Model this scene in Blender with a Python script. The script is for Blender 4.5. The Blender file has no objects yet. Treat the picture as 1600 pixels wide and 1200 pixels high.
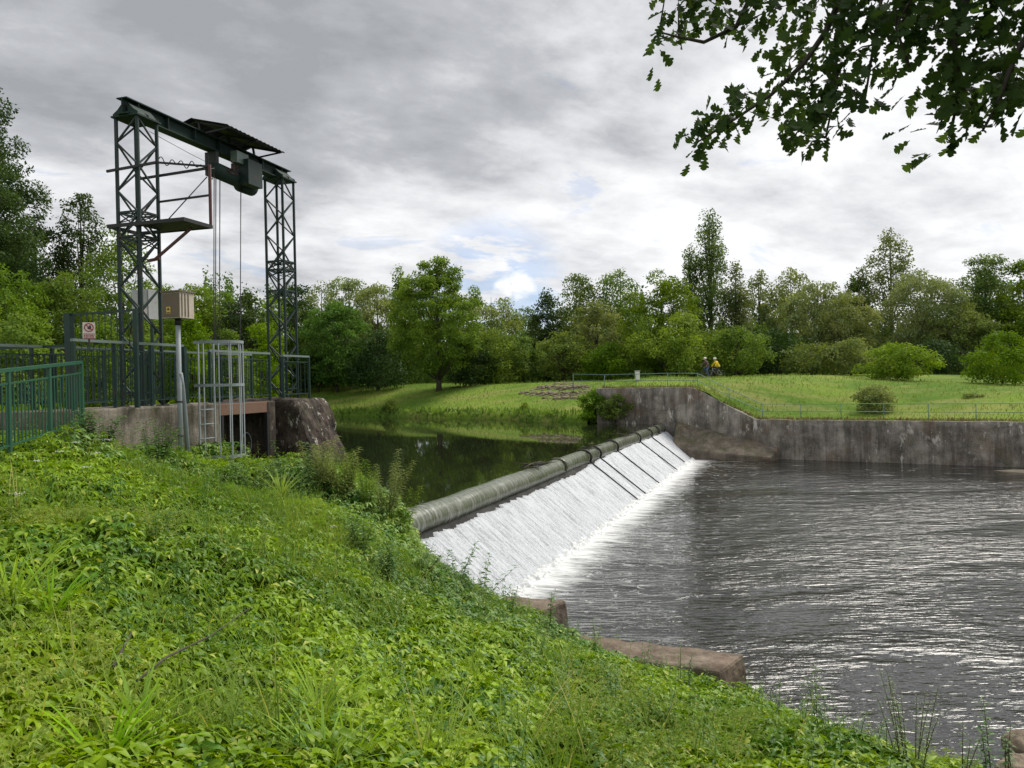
import bpy, math, random
import numpy as np
from mathutils import Vector, Matrix, noise as mnoise
R = math.radians
rng = np.random.default_rng(7)
random.seed(7)
sc = bpy.context.scene
col = sc.collection

# ---------------------------------------------------------------- camera
FPX = 1180.0
cam_d = bpy.data.cameras.new('camera'); cam = bpy.data.objects.new('camera', cam_d); col.objects.link(cam)
cam_d.sensor_width = 36; cam_d.lens = FPX / 1600 * 36; cam_d.clip_start = .05; cam_d.clip_end = 6000
CM = Matrix.Rotation(R(90 - .3), 3, 'X') @ Matrix.Rotation(R(-1.2), 3, 'Z')
cam.matrix_world = CM.to_4x4()
sc.camera = cam

def ray(u, v): return CM @ Vector(((u - 800) / FPX, (600 - v) / FPX, -1))
def at(u, v, Y): d = ray(u, v); return d * (Y / d.y)
def onz(u, v, z): d = ray(u, v); return d * (z / d.z)

# ---------------------------------------------------------------- world, sun, exposure
SUN_EL, SUN_AZ = 52, 48
sc.view_settings.view_transform = 'Standard'; sc.view_settings.look = 'None'
sc.view_settings.gamma = 1; sc.view_settings.exposure = 0.25
w = bpy.data.worlds.new("World"); sc.world = w; w.use_nodes = True
nt = w.node_tree; nt.nodes.clear()

class NB:
    """small helper for building node trees"""
    def __init__(s, tree): s.t = tree
    def n(s, typ, inp=None, **kw):
        nd = s.t.nodes.new(typ)
        for k, v in kw.items(): setattr(nd, k, v)
        for k, v in (inp or {}).items():
            if hasattr(v, 'is_output') or isinstance(v, bpy.types.NodeSocket): s.t.links.new(v, nd.inputs[k])
            else: nd.inputs[k].default_value = v
        return nd
    def math(s, op, a, b=0.0, clamp=False):
        nd = s.t.nodes.new('ShaderNodeMath'); nd.operation = op; nd.use_clamp = clamp
        for i, v in enumerate((a, b)):
            if isinstance(v, bpy.types.NodeSocket): s.t.links.new(v, nd.inputs[i])
            else: nd.inputs[i].default_value = v
        return nd.outputs[0]
    def mix(s, f, a, b, mode='MIX'):
        nd = s.t.nodes.new('ShaderNodeMix'); nd.data_type = 'RGBA'; nd.blend_type = mode
        for i, v in ((0, f), (6, a), (7, b)):
            if isinstance(v, bpy.types.NodeSocket): s.t.links.new(v, nd.inputs[i])
            else: nd.inputs[i].default_value = v if i == 0 or len(v) == 4 else (*v, 1)
        return nd.outputs[2]
    def ramp(s, f, lo, hi, smooth=True):
        nd = s.t.nodes.new('ShaderNodeMapRange'); nd.interpolation_type = 'SMOOTHSTEP' if smooth else 'LINEAR'
        s.t.links.new(f, nd.inputs[0]); nd.inputs[1].default_value = lo; nd.inputs[2].default_value = hi
        return nd.outputs[0]
    def noise(s, vec, scale, detail=4, rough=.55, dist=0.0):
        nd = s.n('ShaderNodeTexNoise', {'Scale': scale, 'Detail': detail, 'Roughness': rough, 'Distortion': dist})
        if vec is not None: s.t.links.new(vec, nd.inputs['Vector'])
        return nd.outputs['Fac']
    def mapping(s, vec, scale=(1, 1, 1), rot=(0, 0, 0), loc=(0, 0, 0)):
        nd = s.n('ShaderNodeMapping', {'Vector': vec}); nd.inputs['Scale'].default_value = scale
        nd.inputs['Rotation'].default_value = rot; nd.inputs['Location'].default_value = loc
        return nd.outputs[0]
    def bump(s, h, strength, dist=.02, normal=None):
        nd = s.n('ShaderNodeBump', {'Height': h, 'Strength': strength, 'Distance': dist})
        if normal is not None: s.t.links.new(normal, nd.inputs['Normal'])
        return nd.outputs[0]

b = NB(nt)
sky = b.n('ShaderNodeTexSky', sky_type='NISHITA', sun_disc=False, sun_elevation=R(SUN_EL), sun_rotation=R(SUN_AZ))
sky.ozone_density = 1.5
tc = b.n('ShaderNodeTexCoord').outputs['Generated']
sep = b.n('ShaderNodeSeparateXYZ', {0: tc})
zz = b.math('MAXIMUM', sep.outputs[2], 0.0)
den = b.math('ADD', zz, .24)
px = b.math('DIVIDE', sep.outputs[0], den); py = b.math('DIVIDE', sep.outputs[1], den)
pv = b.n('ShaderNodeCombineXYZ', {0: px, 1: py, 2: 0.0}).outputs[0]
pm = b.mapping(pv, (1.0, 1.0, 1), (0, 0, R(-28)), (3.1, 1.7, 0))
pm2 = b.mapping(pm, (.85, 1.25, 1))
n_big = b.noise(pm2, .95, 9, .54, .15)
n_mid = b.noise(b.mapping(pm, (1.0, 1.2, 1)), 3.0, 10, .58, .1)
n_fine = b.noise(pm2, 5.5, 6, .6, .2)
shade = b.math('ADD', b.math('ADD', b.math('MULTIPLY', n_big, .62), b.math('MULTIPLY', n_mid, .50)), b.math('MULTIPLY', b.math('SUBTRACT', n_fine, .28), .20))
def dmask(u, v, lo, hi):
    d = ray(u, v).normalized()
    dt = b.n('ShaderNodeVectorMath', {0: tc, 1: tuple(d)}, operation='DOT_PRODUCT').outputs['Value']
    return b.ramp(dt, lo, hi)
# the heavy grey bank and the thinner bright part of the cloud cover, in their directions of the sky
dark = b.math('ADD', b.math('MULTIPLY', dmask(560, 170, .80, 1.0), .085), b.math('MULTIPLY', dmask(100, -200, .6, 1.0), .045))
dark = b.math('ADD', dark, b.math('MULTIPLY', dmask(1330, 290, .975, 1.0), .05))
lite = b.math('MULTIPLY', dmask(1500, -250, .72, 1.0), .055)
low = b.math('MULTIPLY', b.math('SUBTRACT', 1.0, b.ramp(zz, .06, .42)), .115)
val = b.math('ADD', b.math('SUBTRACT', shade, dark), b.math('ADD', lite, low))
t1 = b.ramp(val, .385, .715, False)
cr = b.n('ShaderNodeValToRGB', {0: t1})
el = cr.color_ramp.elements
el[0].position = 0; el[0].color = (3.2, 3.32, 3.55, 1)
el[1].position = 1; el[1].color = (8.4, 8.45, 8.6, 1)
e = el.new(.35); e.color = (4.4, 4.53, 4.78, 1)
e = el.new(.62); e.color = (6.3, 6.4, 6.6, 1)
gap = b.ramp(b.math('ADD', b.noise(b.mapping(pm, (1.2, 1.9, 1), (0, 0, 0), (7.3, 2.2, 0)), 1.9, 8, .6, .4), b.math('MULTIPLY', low, -.30)), .30, .37)
gapm = b.math('MULTIPLY', b.math('SUBTRACT', 1.0, gap), .25)
gb = b.math('MULTIPLY', dmask(832, 484, .9990, .9999), .6)
gb2 = b.math('MULTIPLY', b.math('MULTIPLY', dmask(770, 455, .9935, .9990), .5), b.ramp(n_fine, .42, .55))
blue = b.math('MAXIMUM', b.math('MAXIMUM', gapm, gb), gb2)
skyc = b.mix(1.0, sky.outputs[0], (.62, .8, 1.08), 'MULTIPLY')
c1 = b.mix(blue, cr.outputs[0], skyc)
cum = b.math('MULTIPLY', b.ramp(b.math('ADD', b.math('MAXIMUM', dmask(815, 449, .99950, .99999), dmask(788, 453, .99965, .99999)), b.math('MULTIPLY', b.math('SUBTRACT', b.noise(b.mapping(tc, (1, 1, 1.6)), 38, 5), .5), 1.5)), .50, 1.3), 1.0)
c2 = b.mix(cum, c1, (9.6, 9.7, 9.9))
bg = b.n('ShaderNodeBackground', {0: c2, 1: 0.10})
b.t.links.new(bg.outputs[0], b.n('ShaderNodeOutputWorld').inputs[0])

sd = bpy.data.lights.new('sun', 'SUN'); sd.energy = 3.2; sd.angle = R(30); sd.color = (1, .95, .86)
so = bpy.data.objects.new('sun', sd); col.objects.link(so)
sv = Vector((math.sin(R(SUN_AZ)) * math.cos(R(SUN_EL)), math.cos(R(SUN_AZ)) * math.cos(R(SUN_EL)), math.sin(R(SUN_EL))))
so.rotation_euler = sv.to_track_quat('Z', 'Y').to_euler()

# ---------------------------------------------------------------- helpers
def link(name, me, mat=None, parent=None, mats=None):
    o = bpy.data.objects.new(name, me); col.objects.link(o)
    for m in (mats or ([mat] if mat else [])): me.materials.append(m)
    if parent: o.parent = parent
    return o
def tag(o, label=None, cat=None, group=None, kind=None):
    if label: o['label'] = label
    if cat: o['category'] = cat
    if group: o['group'] = group
    if kind: o['kind'] = kind
    return o
def empty(name, loc, label, cat, group=None, M=None):
    o = bpy.data.objects.new(name, None); col.objects.link(o); o.empty_display_size = .2
    if M is not None: o.matrix_world = M
    else: o.location = loc
    return tag(o, label, cat, group)
def mesh_np(name, V, loops, sizes, smooth=False):
    me = bpy.data.meshes.new(name)
    V = np.ascontiguousarray(V, dtype=np.float32); loops = np.ascontiguousarray(loops, dtype=np.int32); sizes = np.ascontiguousarray(sizes, dtype=np.int32)
    me.vertices.add(len(V)); me.vertices.foreach_set('co', V.ravel())
    me.loops.add(len(loops)); me.loops.foreach_set('vertex_index', loops)
    me.polygons.add(len(sizes))
    me.polygons.foreach_set('loop_start', np.concatenate(([0], np.cumsum(sizes)[:-1])).astype(np.int32))
    me.polygons.foreach_set('loop_total', sizes)
    if smooth: me.polygons.foreach_set('use_smooth', np.ones(len(sizes), dtype=bool))
    me.update(calc_edges=True); me.validate()
    return me
def grid_np(name, P, smooth=True, flip=False):
    """P: (rows, cols, 3)"""
    n, m = P.shape[:2]
    i = np.arange(n - 1)[:, None] * m + np.arange(m - 1)[None, :]
    q = np.stack([i, i + 1, i + m + 1, i + m], -1).reshape(-1, 4)
    if flip: q = q[:, ::-1]
    return mesh_np(name, P.reshape(-1, 3), q.ravel(), np.full(len(q), 4), smooth)
class MB:
    def __init__(s): s.v = []; s.f = []; s.sm = []
    def add(s, vs, fs, sm=False):
        k = len(s.v); s.v += [tuple(v) for v in vs]; s.f += [tuple(i + k for i in f) for f in fs]; s.sm += [sm] * len(fs); return s
    def box(s, c, d, M=None, bev=0.0):
        x, y, z = d[0] / 2, d[1] / 2, d[2] / 2; c = Vector(c)
        vs = [Vector((a * x, b_ * y, e_ * z)) for a in (-1, 1) for b_ in (-1, 1) for e_ in (-1, 1)]
        if M is not None: vs = [M @ v for v in vs]
        return s.add([c + v for v in vs], [(0, 1, 3, 2), (4, 6, 7, 5), (0, 4, 5, 1), (2, 3, 7, 6), (0, 2, 6, 4), (1, 5, 7, 3)])
    def bar(s, p, q, wd, ht):
        p, q = Vector(p), Vector(q); d = q - p; L = d.length
        M = d.to_track_quat('X', 'Z').to_matrix()
        return s.box((p + q) / 2, (L, wd, ht), M)
    def tube(s, pts, r, n=8, cap=True):
        pts = [Vector(p) for p in pts]; rs = r if hasattr(r, '__len__') else [r] * len(pts)
        vs = []; fs = []; up = None
        for i, p in enumerate(pts):
            d = (pts[min(i + 1, len(pts) - 1)] - pts[max(i - 1, 0)]).normalized()
            if up is None: up = d.orthogonal().normalized()
            else: up = (up - d * up.dot(d)); up = up.normalized() if up.length > 1e-6 else d.orthogonal().normalized()
            bb = d.cross(up)
            for k in range(n):
                a = 2 * math.pi * k / n; vs.append(p + (up * math.cos(a) + bb * math.sin(a)) * rs[i])
        for i in range(len(pts) - 1):
            for k in range(n):
                fs.append((i * n + k, i * n + (k + 1) % n, (i + 1) * n + (k + 1) % n, (i + 1) * n + k))
        if cap: fs.append(tuple(range(n))[::-1]); fs.append(tuple(range((len(pts) - 1) * n, len(pts) * n)))
        return s.add(vs, fs, n > 4)
    def ball(s, c, r, sc3=(1, 1, 1), n=10, m=7):
        c = Vector(c); vs = [c + Vector((0, 0, r * sc3[2]))]; fs = []
        for j in range(1, m):
            t = math.pi * j / m
            for i in range(n):
                p = 2 * math.pi * i / n; vs.append(c + Vector((r * sc3[0] * math.sin(t) * math.cos(p), r * sc3[1] * math.sin(t) * math.sin(p), r * sc3[2] * math.cos(t))))
        vs.append(c - Vector((0, 0, r * sc3[2]))); L = len(vs) - 1
        for i in range(n):
            fs.append((0, 1 + i, 1 + (i + 1) % n)); fs.append((L, 1 + (m - 2) * n + (i + 1) % n, 1 + (m - 2) * n + i))
            for j in range(m - 2):
                a = 1 + j * n; fs.append((a + i, a + n + i, a + n + (i + 1) % n, a + (i + 1) % n))
        return s.add(vs, fs, True)
    def prism(s, poly, off):
        """extrude polygon (list of Vectors) by off"""
        n = len(poly); off = Vector(off); vs = [Vector(p) for p in poly] + [Vector(p) + off for p in poly]
        return s.add(vs, [tuple(range(n))[::-1], tuple(range(n, 2 * n))] + [(i, (i + 1) % n, n + (i + 1) % n, n + i) for i in range(n)])
    def build(s, name, mat, parent=None, bevel=0.0):
        me = bpy.data.meshes.new(name); me.from_pydata(s.v, [], s.f); me.update()
        me.polygons.foreach_set('use_smooth', s.sm)
        o = link(name, me, mat, parent)
        import bmesh
        bm = bmesh.new(); bm.from_mesh(me); bmesh.ops.recalc_face_normals(bm, faces=bm.faces); bm.to_mesh(me); bm.free()
        if bevel:
            m = o.modifiers.new('bevel', 'BEVEL'); m.width = bevel; m.segments = 2; m.limit_method = 'ANGLE'; m.angle_limit = R(40)
        return o

# leaf templates: x along the leaf, y across, z up
T_FAR = (np.array([(0, 0, 0), (.45, -.5, .10), (1, 0, -.06), (.45, .5, .10)], float), [(0, 1, 2, 3)])
T_LEAF = (np.array([(0, 0, 0), (.25, -.36, .10), (.28, 0, .03), (.25, .36, .10), (.62, -.34, .05), (.64, 0, 0), (.62, .34, .05), (1, 0, -.16)], float),
          [(0, 1, 2), (0, 2, 3), (1, 4, 5, 2), (2, 5, 6, 3), (4, 7, 5), (5, 7, 6)])
T_MID = (np.array([(0, 0, 0), (.42, -.42, .10), (.45, 0, .0), (.42, .42, .10), (1, 0, -.12)], float), [(0, 1, 2), (0, 2, 3), (1, 4, 2), (2, 4, 3)])
def blade_t():
    vs = []; fs = []
    for i in range(5):
        t = i / 5; wd = .5 * (1 - t ** 2.2); vs += [(t * 1.0, -wd, 0), (t * 1.0, wd, 0)]
        if i: fs.append((2 * i - 2, 2 * i, 2 * i + 1, 2 * i - 1))
    vs.append((1, 0, 0)); fs.append((8, 10, 9))
    return np.array(vs, float), fs
T_BLADE = blade_t()
def oak_t():
    ws = [.015, .03, .13, .15, .07, .21, .24, .11, .26, .28, .15, .18, .05]; xs = [0, .12, .2, .29, .37, .45, .55, .62, .69, .79, .85, .92, 1.0]
    vs = []; fs = []
    for i, (x, y) in enumerate(zip(xs, ws)):
        vs += [(x + (.05 if y > .2 else 0), -y, abs(y) * .25), (x, 0, 0), (x + (.05 if y > .2 else 0), y, abs(y) * .25)]
        if i:
            k = 3 * i; fs += [(k - 3, k, k + 1, k - 2), (k - 2, k + 1, k + 2, k - 1)]
    return np.array(vs, float), fs
T_OAK = oak_t()
def norm(a): return a / np.maximum(np.linalg.norm(a, axis=-1, keepdims=True), 1e-9)
def leaves(T, pos, axis, nrm, size, width, bend=None):
    """returns V, loops, sizes for N copies of a leaf template"""
    tv, tf = T; N = len(pos); X = norm(axis); Z = norm(nrm - X * np.sum(nrm * X, 1, keepdims=True)); Y = np.cross(Z, X)
    size = np.broadcast_to(size, (N,)); width = np.broadcast_to(width, (N,))
    tx = tv[None, :, 0, None]; tz = tv[None, :, 2, None]
    if bend is not None: tz = tz - (tv[None, :, 0] ** 2 * np.broadcast_to(bend, (N,))[:, None])[..., None]
    V = pos[:, None, :] + size[:, None, None] * (tx * X[:, None, :] + tv[None, :, 1, None] * width[:, None, None] * Y[:, None, :] + tz * Z[:, None, :])
    k = len(tv); lp = np.concatenate([np.array(f) for f in tf]); ss = np.array([len(f) for f in tf])
    loops = (lp[None, :] + (np.arange(N) * k)[:, None]).ravel(); sizes = np.tile(ss, N)
    return V.reshape(-1, 3), loops, sizes
def join(parts):
    V = []; L = []; S = []; k = 0
    for v, l, s_ in parts: V.append(v); L.append(l + k); S.append(s_); k += len(v)
    return np.concatenate(V), np.concatenate(L), np.concatenate(S)
def tomesh(name, parts): return mesh_np(name, *join(parts))
def rdir(n, up=0.0):
    a = rng.normal(size=(n, 3)); a = norm(a); a[:, 2] += up; return norm(a)

# ---------------------------------------------------------------- materials
def mat(name, fn):
    m = bpy.data.materials.new(name); m.use_nodes = True; m.node_tree.nodes.clear(); bb = NB(m.node_tree)
    out = bb.n('ShaderNodeOutputMaterial'); sh = fn(bb)
    m.node_tree.links.new(sh, out.inputs[0]); return m
def principled(bb, color, rough=.6, metal=0.0, normal=None, spec=.5, **kw):
    nd = bb.n('ShaderNodeBsdfPrincipled', {'Roughness': rough, 'Metallic': metal, 'Specular IOR Level': spec})
    if isinstance(color, bpy.types.NodeSocket): bb.t.links.new(color, nd.inputs['Base Color'])
    else: nd.inputs['Base Color'].default_value = (*color, 1)
    if normal is not None: bb.t.links.new(normal, nd.inputs['Normal'])
    for k, v in kw.items(): nd.inputs[k].default_value = v
    return nd.outputs[0]
def leaf_mat(name, c0, c1, trans=.35, c2=None, rough=.6, patch=.35, vary=.16, spec=.12):
    def fn(bb):
        g = bb.n('ShaderNodeNewGeometry'); oc = bb.n('ShaderNodeTexCoord').outputs['Object']
        ri = g.outputs['Random Per Island']
        f = bb.math('ADD', bb.math('MULTIPLY', ri, .50), bb.math('MULTIPLY', bb.ramp(bb.noise(oc, patch, 3), .38, .62), .60), True)
        c = bb.mix(f, c0, c1)
        orr = bb.n('ShaderNodeObjectInfo').outputs['Random']; hsv = bb.n('ShaderNodeHueSaturation', {'Hue': bb.math('ADD', .487, bb.math('MULTIPLY', orr, .026)), 'Saturation': bb.math('ADD', .86, bb.math('MULTIPLY', bb.math('FRACT', bb.math('MULTIPLY', orr, 7.3)), .25)), 'Value': bb.math('ADD', 1 - vary, bb.math('MULTIPLY', bb.math('FRACT', bb.math('MULTIPLY', orr, 13.7)), 2 * vary)), 'Color': c}); c = hsv.outputs[0]
        if c2: c = bb.mix(bb.ramp(ri, .93, .97), c, c2)
        p = principled(bb, c, rough, spec=spec)
        t = bb.n('ShaderNodeBsdfTranslucent', {0: bb.mix(1.0, c, (1.25, 1.15, .55), 'MULTIPLY')}).outputs[0]
        return bb.n('ShaderNodeMixShader', {0: trans, 1: p, 2: t}).outputs[0]
    return mat(name, fn)
L_dark = leaf_mat('leaf_dark', (.040, .088, .016), (.125, .205, .036), .38)
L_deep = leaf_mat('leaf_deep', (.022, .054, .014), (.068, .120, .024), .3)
L_mid = leaf_mat('leaf_mid', (.072, .142, .016), (.205, .31, .036), .42)
L_bright = leaf_mat('leaf_bright', (.085, .165, .014), (.19, .30, .022), .4)
L_willow = leaf_mat('leaf_willow', (.13, .185, .060), (.29, .35, .13), .42)
L_birch = leaf_mat('leaf_birch', (.075, .135, .036), (.205, .28, .078), .42)
L_centre = leaf_mat('leaf_linden', (.085, .165, .018), (.22, .34, .038), .45, vary=0)
L_round = leaf_mat('leaf_beech', (.055, .125, .022), (.14, .25, .042), .40, vary=0)
L_oak = leaf_mat('leaf_oak', (.018, .048, .012), (.060, .120, .020), .38, patch=1.5, rough=.7, vary=0)
L_herb = leaf_mat('leaf_herb', (.060, .150, .010), (.26, .415, .020), .30, (.38, .45, .06), .45, .55, .0, .3)
L_herb2 = leaf_mat('leaf_herb_dark', (.045, .115, .016), (.10, .20, .026), .2, None, .45, .9, .05, .3)
L_grass = leaf_mat('leaf_grass', (.11, .22, .016), (.28, .41, .032), .4, (.42, .40, .12), .5, .5, .1)
L_fargrass = leaf_mat('leaf_far_grass', (.10, .185, .018), (.20, .29, .035), .4, (.30, .30, .12), .6, .15, .0)
L_dry = leaf_mat('leaf_dry', (.16, .12, .06), (.30, .25, .13), .2)
def f_bark(bb):
    oc = bb.n('ShaderNodeTexCoord').outputs['Object']; n = bb.noise(bb.mapping(oc, (3, 3, .7)), 6, 5)
    return principled(bb, bb.mix(n, (.025, .020, .016), (.10, .085, .065)), .9, normal=bb.bump(n, .6, .03))
M_bark = mat('bark', f_bark)
def f_stem(bb): return principled(bb, (.07, .12, .03), .6)
M_stem = mat('green_stem', f_stem)
def f_redstem(bb): return principled(bb, (.09, .07, .03), .6)
M_rstem = mat('brown_stem', f_redstem)

def concrete(name, c0, c1, streak=.6, white=.0, moss=.0, topdark=None, scale=1.0, bumpk=.5, patch=True):
    def fn(bb):
        oc = bb.n('ShaderNodeTexCoord').outputs['Object']
        a = bb.noise(oc, 1.3 * scale, 8, .65); f = bb.noise(oc, 22 * scale, 5, .7)
        st = bb.math('ADD', bb.math('MULTIPLY', bb.noise(bb.mapping(oc, (1.6, 1.6, .14)), 1.6 * scale, 6, .75, .3), .65), bb.math('MULTIPLY', bb.noise(oc, .9 * scale, 6, .7), .38))
        k = bb.math('ADD', bb.math('MULTIPLY', a, .6), bb.math('MULTIPLY', f, .4))
        c = bb.mix(bb.ramp(k, .36, .64), c0, c1)
        c = bb.mix(bb.math('MULTIPLY', bb.ramp(st, .42, .62), streak), c, tuple(x * .28 for x in c0))
        c = bb.mix(bb.math('MULTIPLY', bb.ramp(bb.noise(oc, .7 * scale, 4), .5, .66), streak * .6), c, (c0[0] * 1.1, c0[1] * .75, c0[2] * .5))
        if white:
            wm = bb.math('MULTIPLY', bb.ramp(bb.noise(bb.mapping(oc, (1.8, 1.8, .8)), 1.5 * scale, 9, .72), .565, .63), bb.ramp(bb.noise(oc, .3, 2), .40, .55))
            c = bb.mix(bb.math('MULTIPLY', wm, white), c, (.50, .47, .42))
        if moss:
            c = bb.mix(bb.math('MULTIPLY', bb.ramp(bb.noise(oc, 1.1 * scale, 7, .7), .5, .66), moss), c, (.06, .075, .022))
        if topdark:   # black algae hanging down from the coping, a stain with its own ragged edge
            z = bb.n('ShaderNodeSeparateXYZ', {0: oc}).outputs[2]
            tm = bb.math('ADD', z, bb.math('MULTIPLY', bb.math('SUBTRACT', bb.noise(bb.mapping(oc, (1, 1, .25)), 2.2, 6, .7), .5), 2.2))
            c = bb.mix(bb.math('MULTIPLY', bb.ramp(tm, topdark[0], topdark[1]), .85), c, (.028, .025, .018))
        nb = bb.bump(bb.math('ADD', f, bb.math('MULTIPLY', a, 1.5)), bumpk, .04)
        return principled(bb, c, .88, normal=nb, spec=.3)
    return mat(name, fn)
M_wall = concrete('stained_concrete', (.125, .112, .096), (.38, .345, .30), .68, 1.0, .3, scale=.8)
M_pier = concrete('old_concrete', (.032, .024, .019), (.13, .10, .078), .8, 1.0, .3, scale=2.2)
M_wallnear = concrete('weathered_concrete', (.16, .135, .105), (.36, .32, .26), .6, .3, .6, scale=2.0)
M_block = concrete('sandstone', (.11, .082, .062), (.27, .215, .165), .35, .15, .35, scale=2.0)
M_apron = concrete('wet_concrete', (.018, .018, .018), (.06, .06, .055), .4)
M_rock = concrete('rock', (.13, .10, .07), (.33, .27, .20), .3, .2, .3, scale=2.5)
def paint(name, c, rust=.25, rough=.45, metal=.0, rustc=(.09, .035, .015), sc_=6):
    def fn(bb):
        oc = bb.n('ShaderNodeTexCoord').outputs['Object']; n = bb.noise(oc, sc_, 7, .7)
        cc = bb.mix(bb.noise(oc, 2.5, 3), tuple(x * .7 for x in c), tuple(min(1, x * 1.25) for x in c))
        cc = bb.mix(bb.math('MULTIPLY', bb.ramp(n, .56, .66), rust), cc, rustc)
        return principled(bb, cc, rough, metal, normal=bb.bump(n, .15, .004))
    return mat(name, fn)
M_green = paint('dark_green_paint', (.006, .024, .020), .5, .6)
M_beam = paint('beam_green_paint', (.006, .024, .018), .7, .8, rustc=(.015, .015, .012))
M_rail = paint('railing_green_paint', (.007, .032, .025), .3)
M_bright = paint('bright_green_paint', (.014, .085, .045), .15)
M_galv = paint('galvanised_steel', (.24, .275, .285), .3, .6, .0, (.16, .12, .09))
M_greyrail = paint('worn_handrail', (.17, .22, .20), .3, .5, .2, (.10, .10, .08))
M_black = paint('black_steel', (.010, .011, .012), .15, .6)
M_rust = paint('red_oxide', (.085, .022, .018), .5)
M_roof = paint('corrugated_sheet', (.020, .024, .028), .5, .6)
M_cable = paint('steel_cable', (.03, .03, .03), .2)
M_box = paint('beige_cabinet', (.15, .115, .075), .6, .7, 0, (.10, .07, .045), 9)
M_boxw = paint('pale_cabinet', (.50, .44, .36), .5, .6, 0, (.22, .15, .10), 9)
M_greybox = paint('grey_cabinet', (.42, .43, .42), .2, .6)
M_timber = paint('rusty_deck_beam', (.17, .095, .06), .5, .8, 0, (.07, .04, .028), 8)
M_signw = paint('sign_white', (.75, .66, .62), .1, .5)
M_signr = paint('sign_red', (.35, .025, .045), .0, .5)
M_signk = paint('sign_black', (.03, .01, .012), .0, .5)
M_yell = paint('label_yellow', (.60, .45, .06), .0, .5)
M_railfar = paint('pale_green_rail', (.10, .20, .17), .2, .5)
M_white = paint('white_paint', (.75, .74, .70), .1, .5)

def f_crest(bb):
    oc = bb.n('ShaderNodeTexCoord').outputs['Object']
    a = bb.noise(oc, 2.0, 6); st = bb.noise(bb.mapping(oc, (11, 1.4, 1.4)), 1.3, 9, .74); big = bb.noise(bb.mapping(oc, (.35, 1, 1)), 1.0, 3)
    c = bb.mix(a, (.042, .052, .028), (.125, .14, .085))
    c = bb.mix(bb.math('MULTIPLY', bb.ramp(st, .47, .66), bb.math('ADD', .55, bb.math('MULTIPLY', bb.math('SUBTRACT', 1.0, bb.ramp(bb.n('ShaderNodeSeparateXYZ', {0: oc}).outputs[0], 0.0, 12.0)), .45))), c, (.33, .335, .31))  # pale streaks: white water, with the film's sky reflection put into the colour
    c = bb.mix(bb.math('MULTIPLY', bb.ramp(big, .45, .7), .45), c, (.06, .075, .03))
    return principled(bb, c, .22, normal=bb.bump(st, .5, .02), spec=.5)
M_crest = mat('wet_crest', f_crest)
def f_white(bb):
    oc = bb.n('ShaderNodeTexCoord').outputs['Object']
    s1 = bb.noise(bb.mapping(oc, (22, 1.3, 1)), 1.0, 8, .75); s2 = bb.noise(bb.mapping(oc, (5, .45, 1)), 1.0, 5, .6)
    s3 = bb.noise(bb.mapping(oc, (60, 14, 1)), 1.0, 4, .8)
    k = bb.math('ADD', bb.math('ADD', bb.math('MULTIPLY', s1, .5), bb.math('MULTIPLY', s2, .2)), bb.math('MULTIPLY', s3, .4))
    c = bb.mix(bb.ramp(k, .43, .60), (.16, .17, .185), (.60, .63, .66))
    return principled(bb, c, .5, normal=bb.bump(bb.math('ADD', s1, s3), .7, .04), spec=.3)
M_fall = mat('white_water', f_white)
def f_upper(bb):
    oc = bb.n('ShaderNodeTexCoord').outputs['Object']
    n = bb.noise(bb.mapping(oc, (1, 1, 1)), .8, 3); n2 = bb.noise(bb.mapping(oc, (.35, 2.0, 1)), 1.8, 4, .6)
    nb = bb.bump(bb.math('ADD', bb.math('MULTIPLY', n, .5), bb.math('MULTIPLY', n2, .4)), .05, .05)
    sp = bb.ramp(bb.noise(bb.mapping(oc, (1, 1, 1)), 14, 2), .745, .76)
    c = bb.mix(bb.math('MULTIPLY', sp, .5), (.016, .020, .009), (.3, .3, .25))
    return principled(bb, c, .015, normal=nb, IOR=1.75)
M_upper = mat('still_water', f_upper)
WL = [0]
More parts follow.
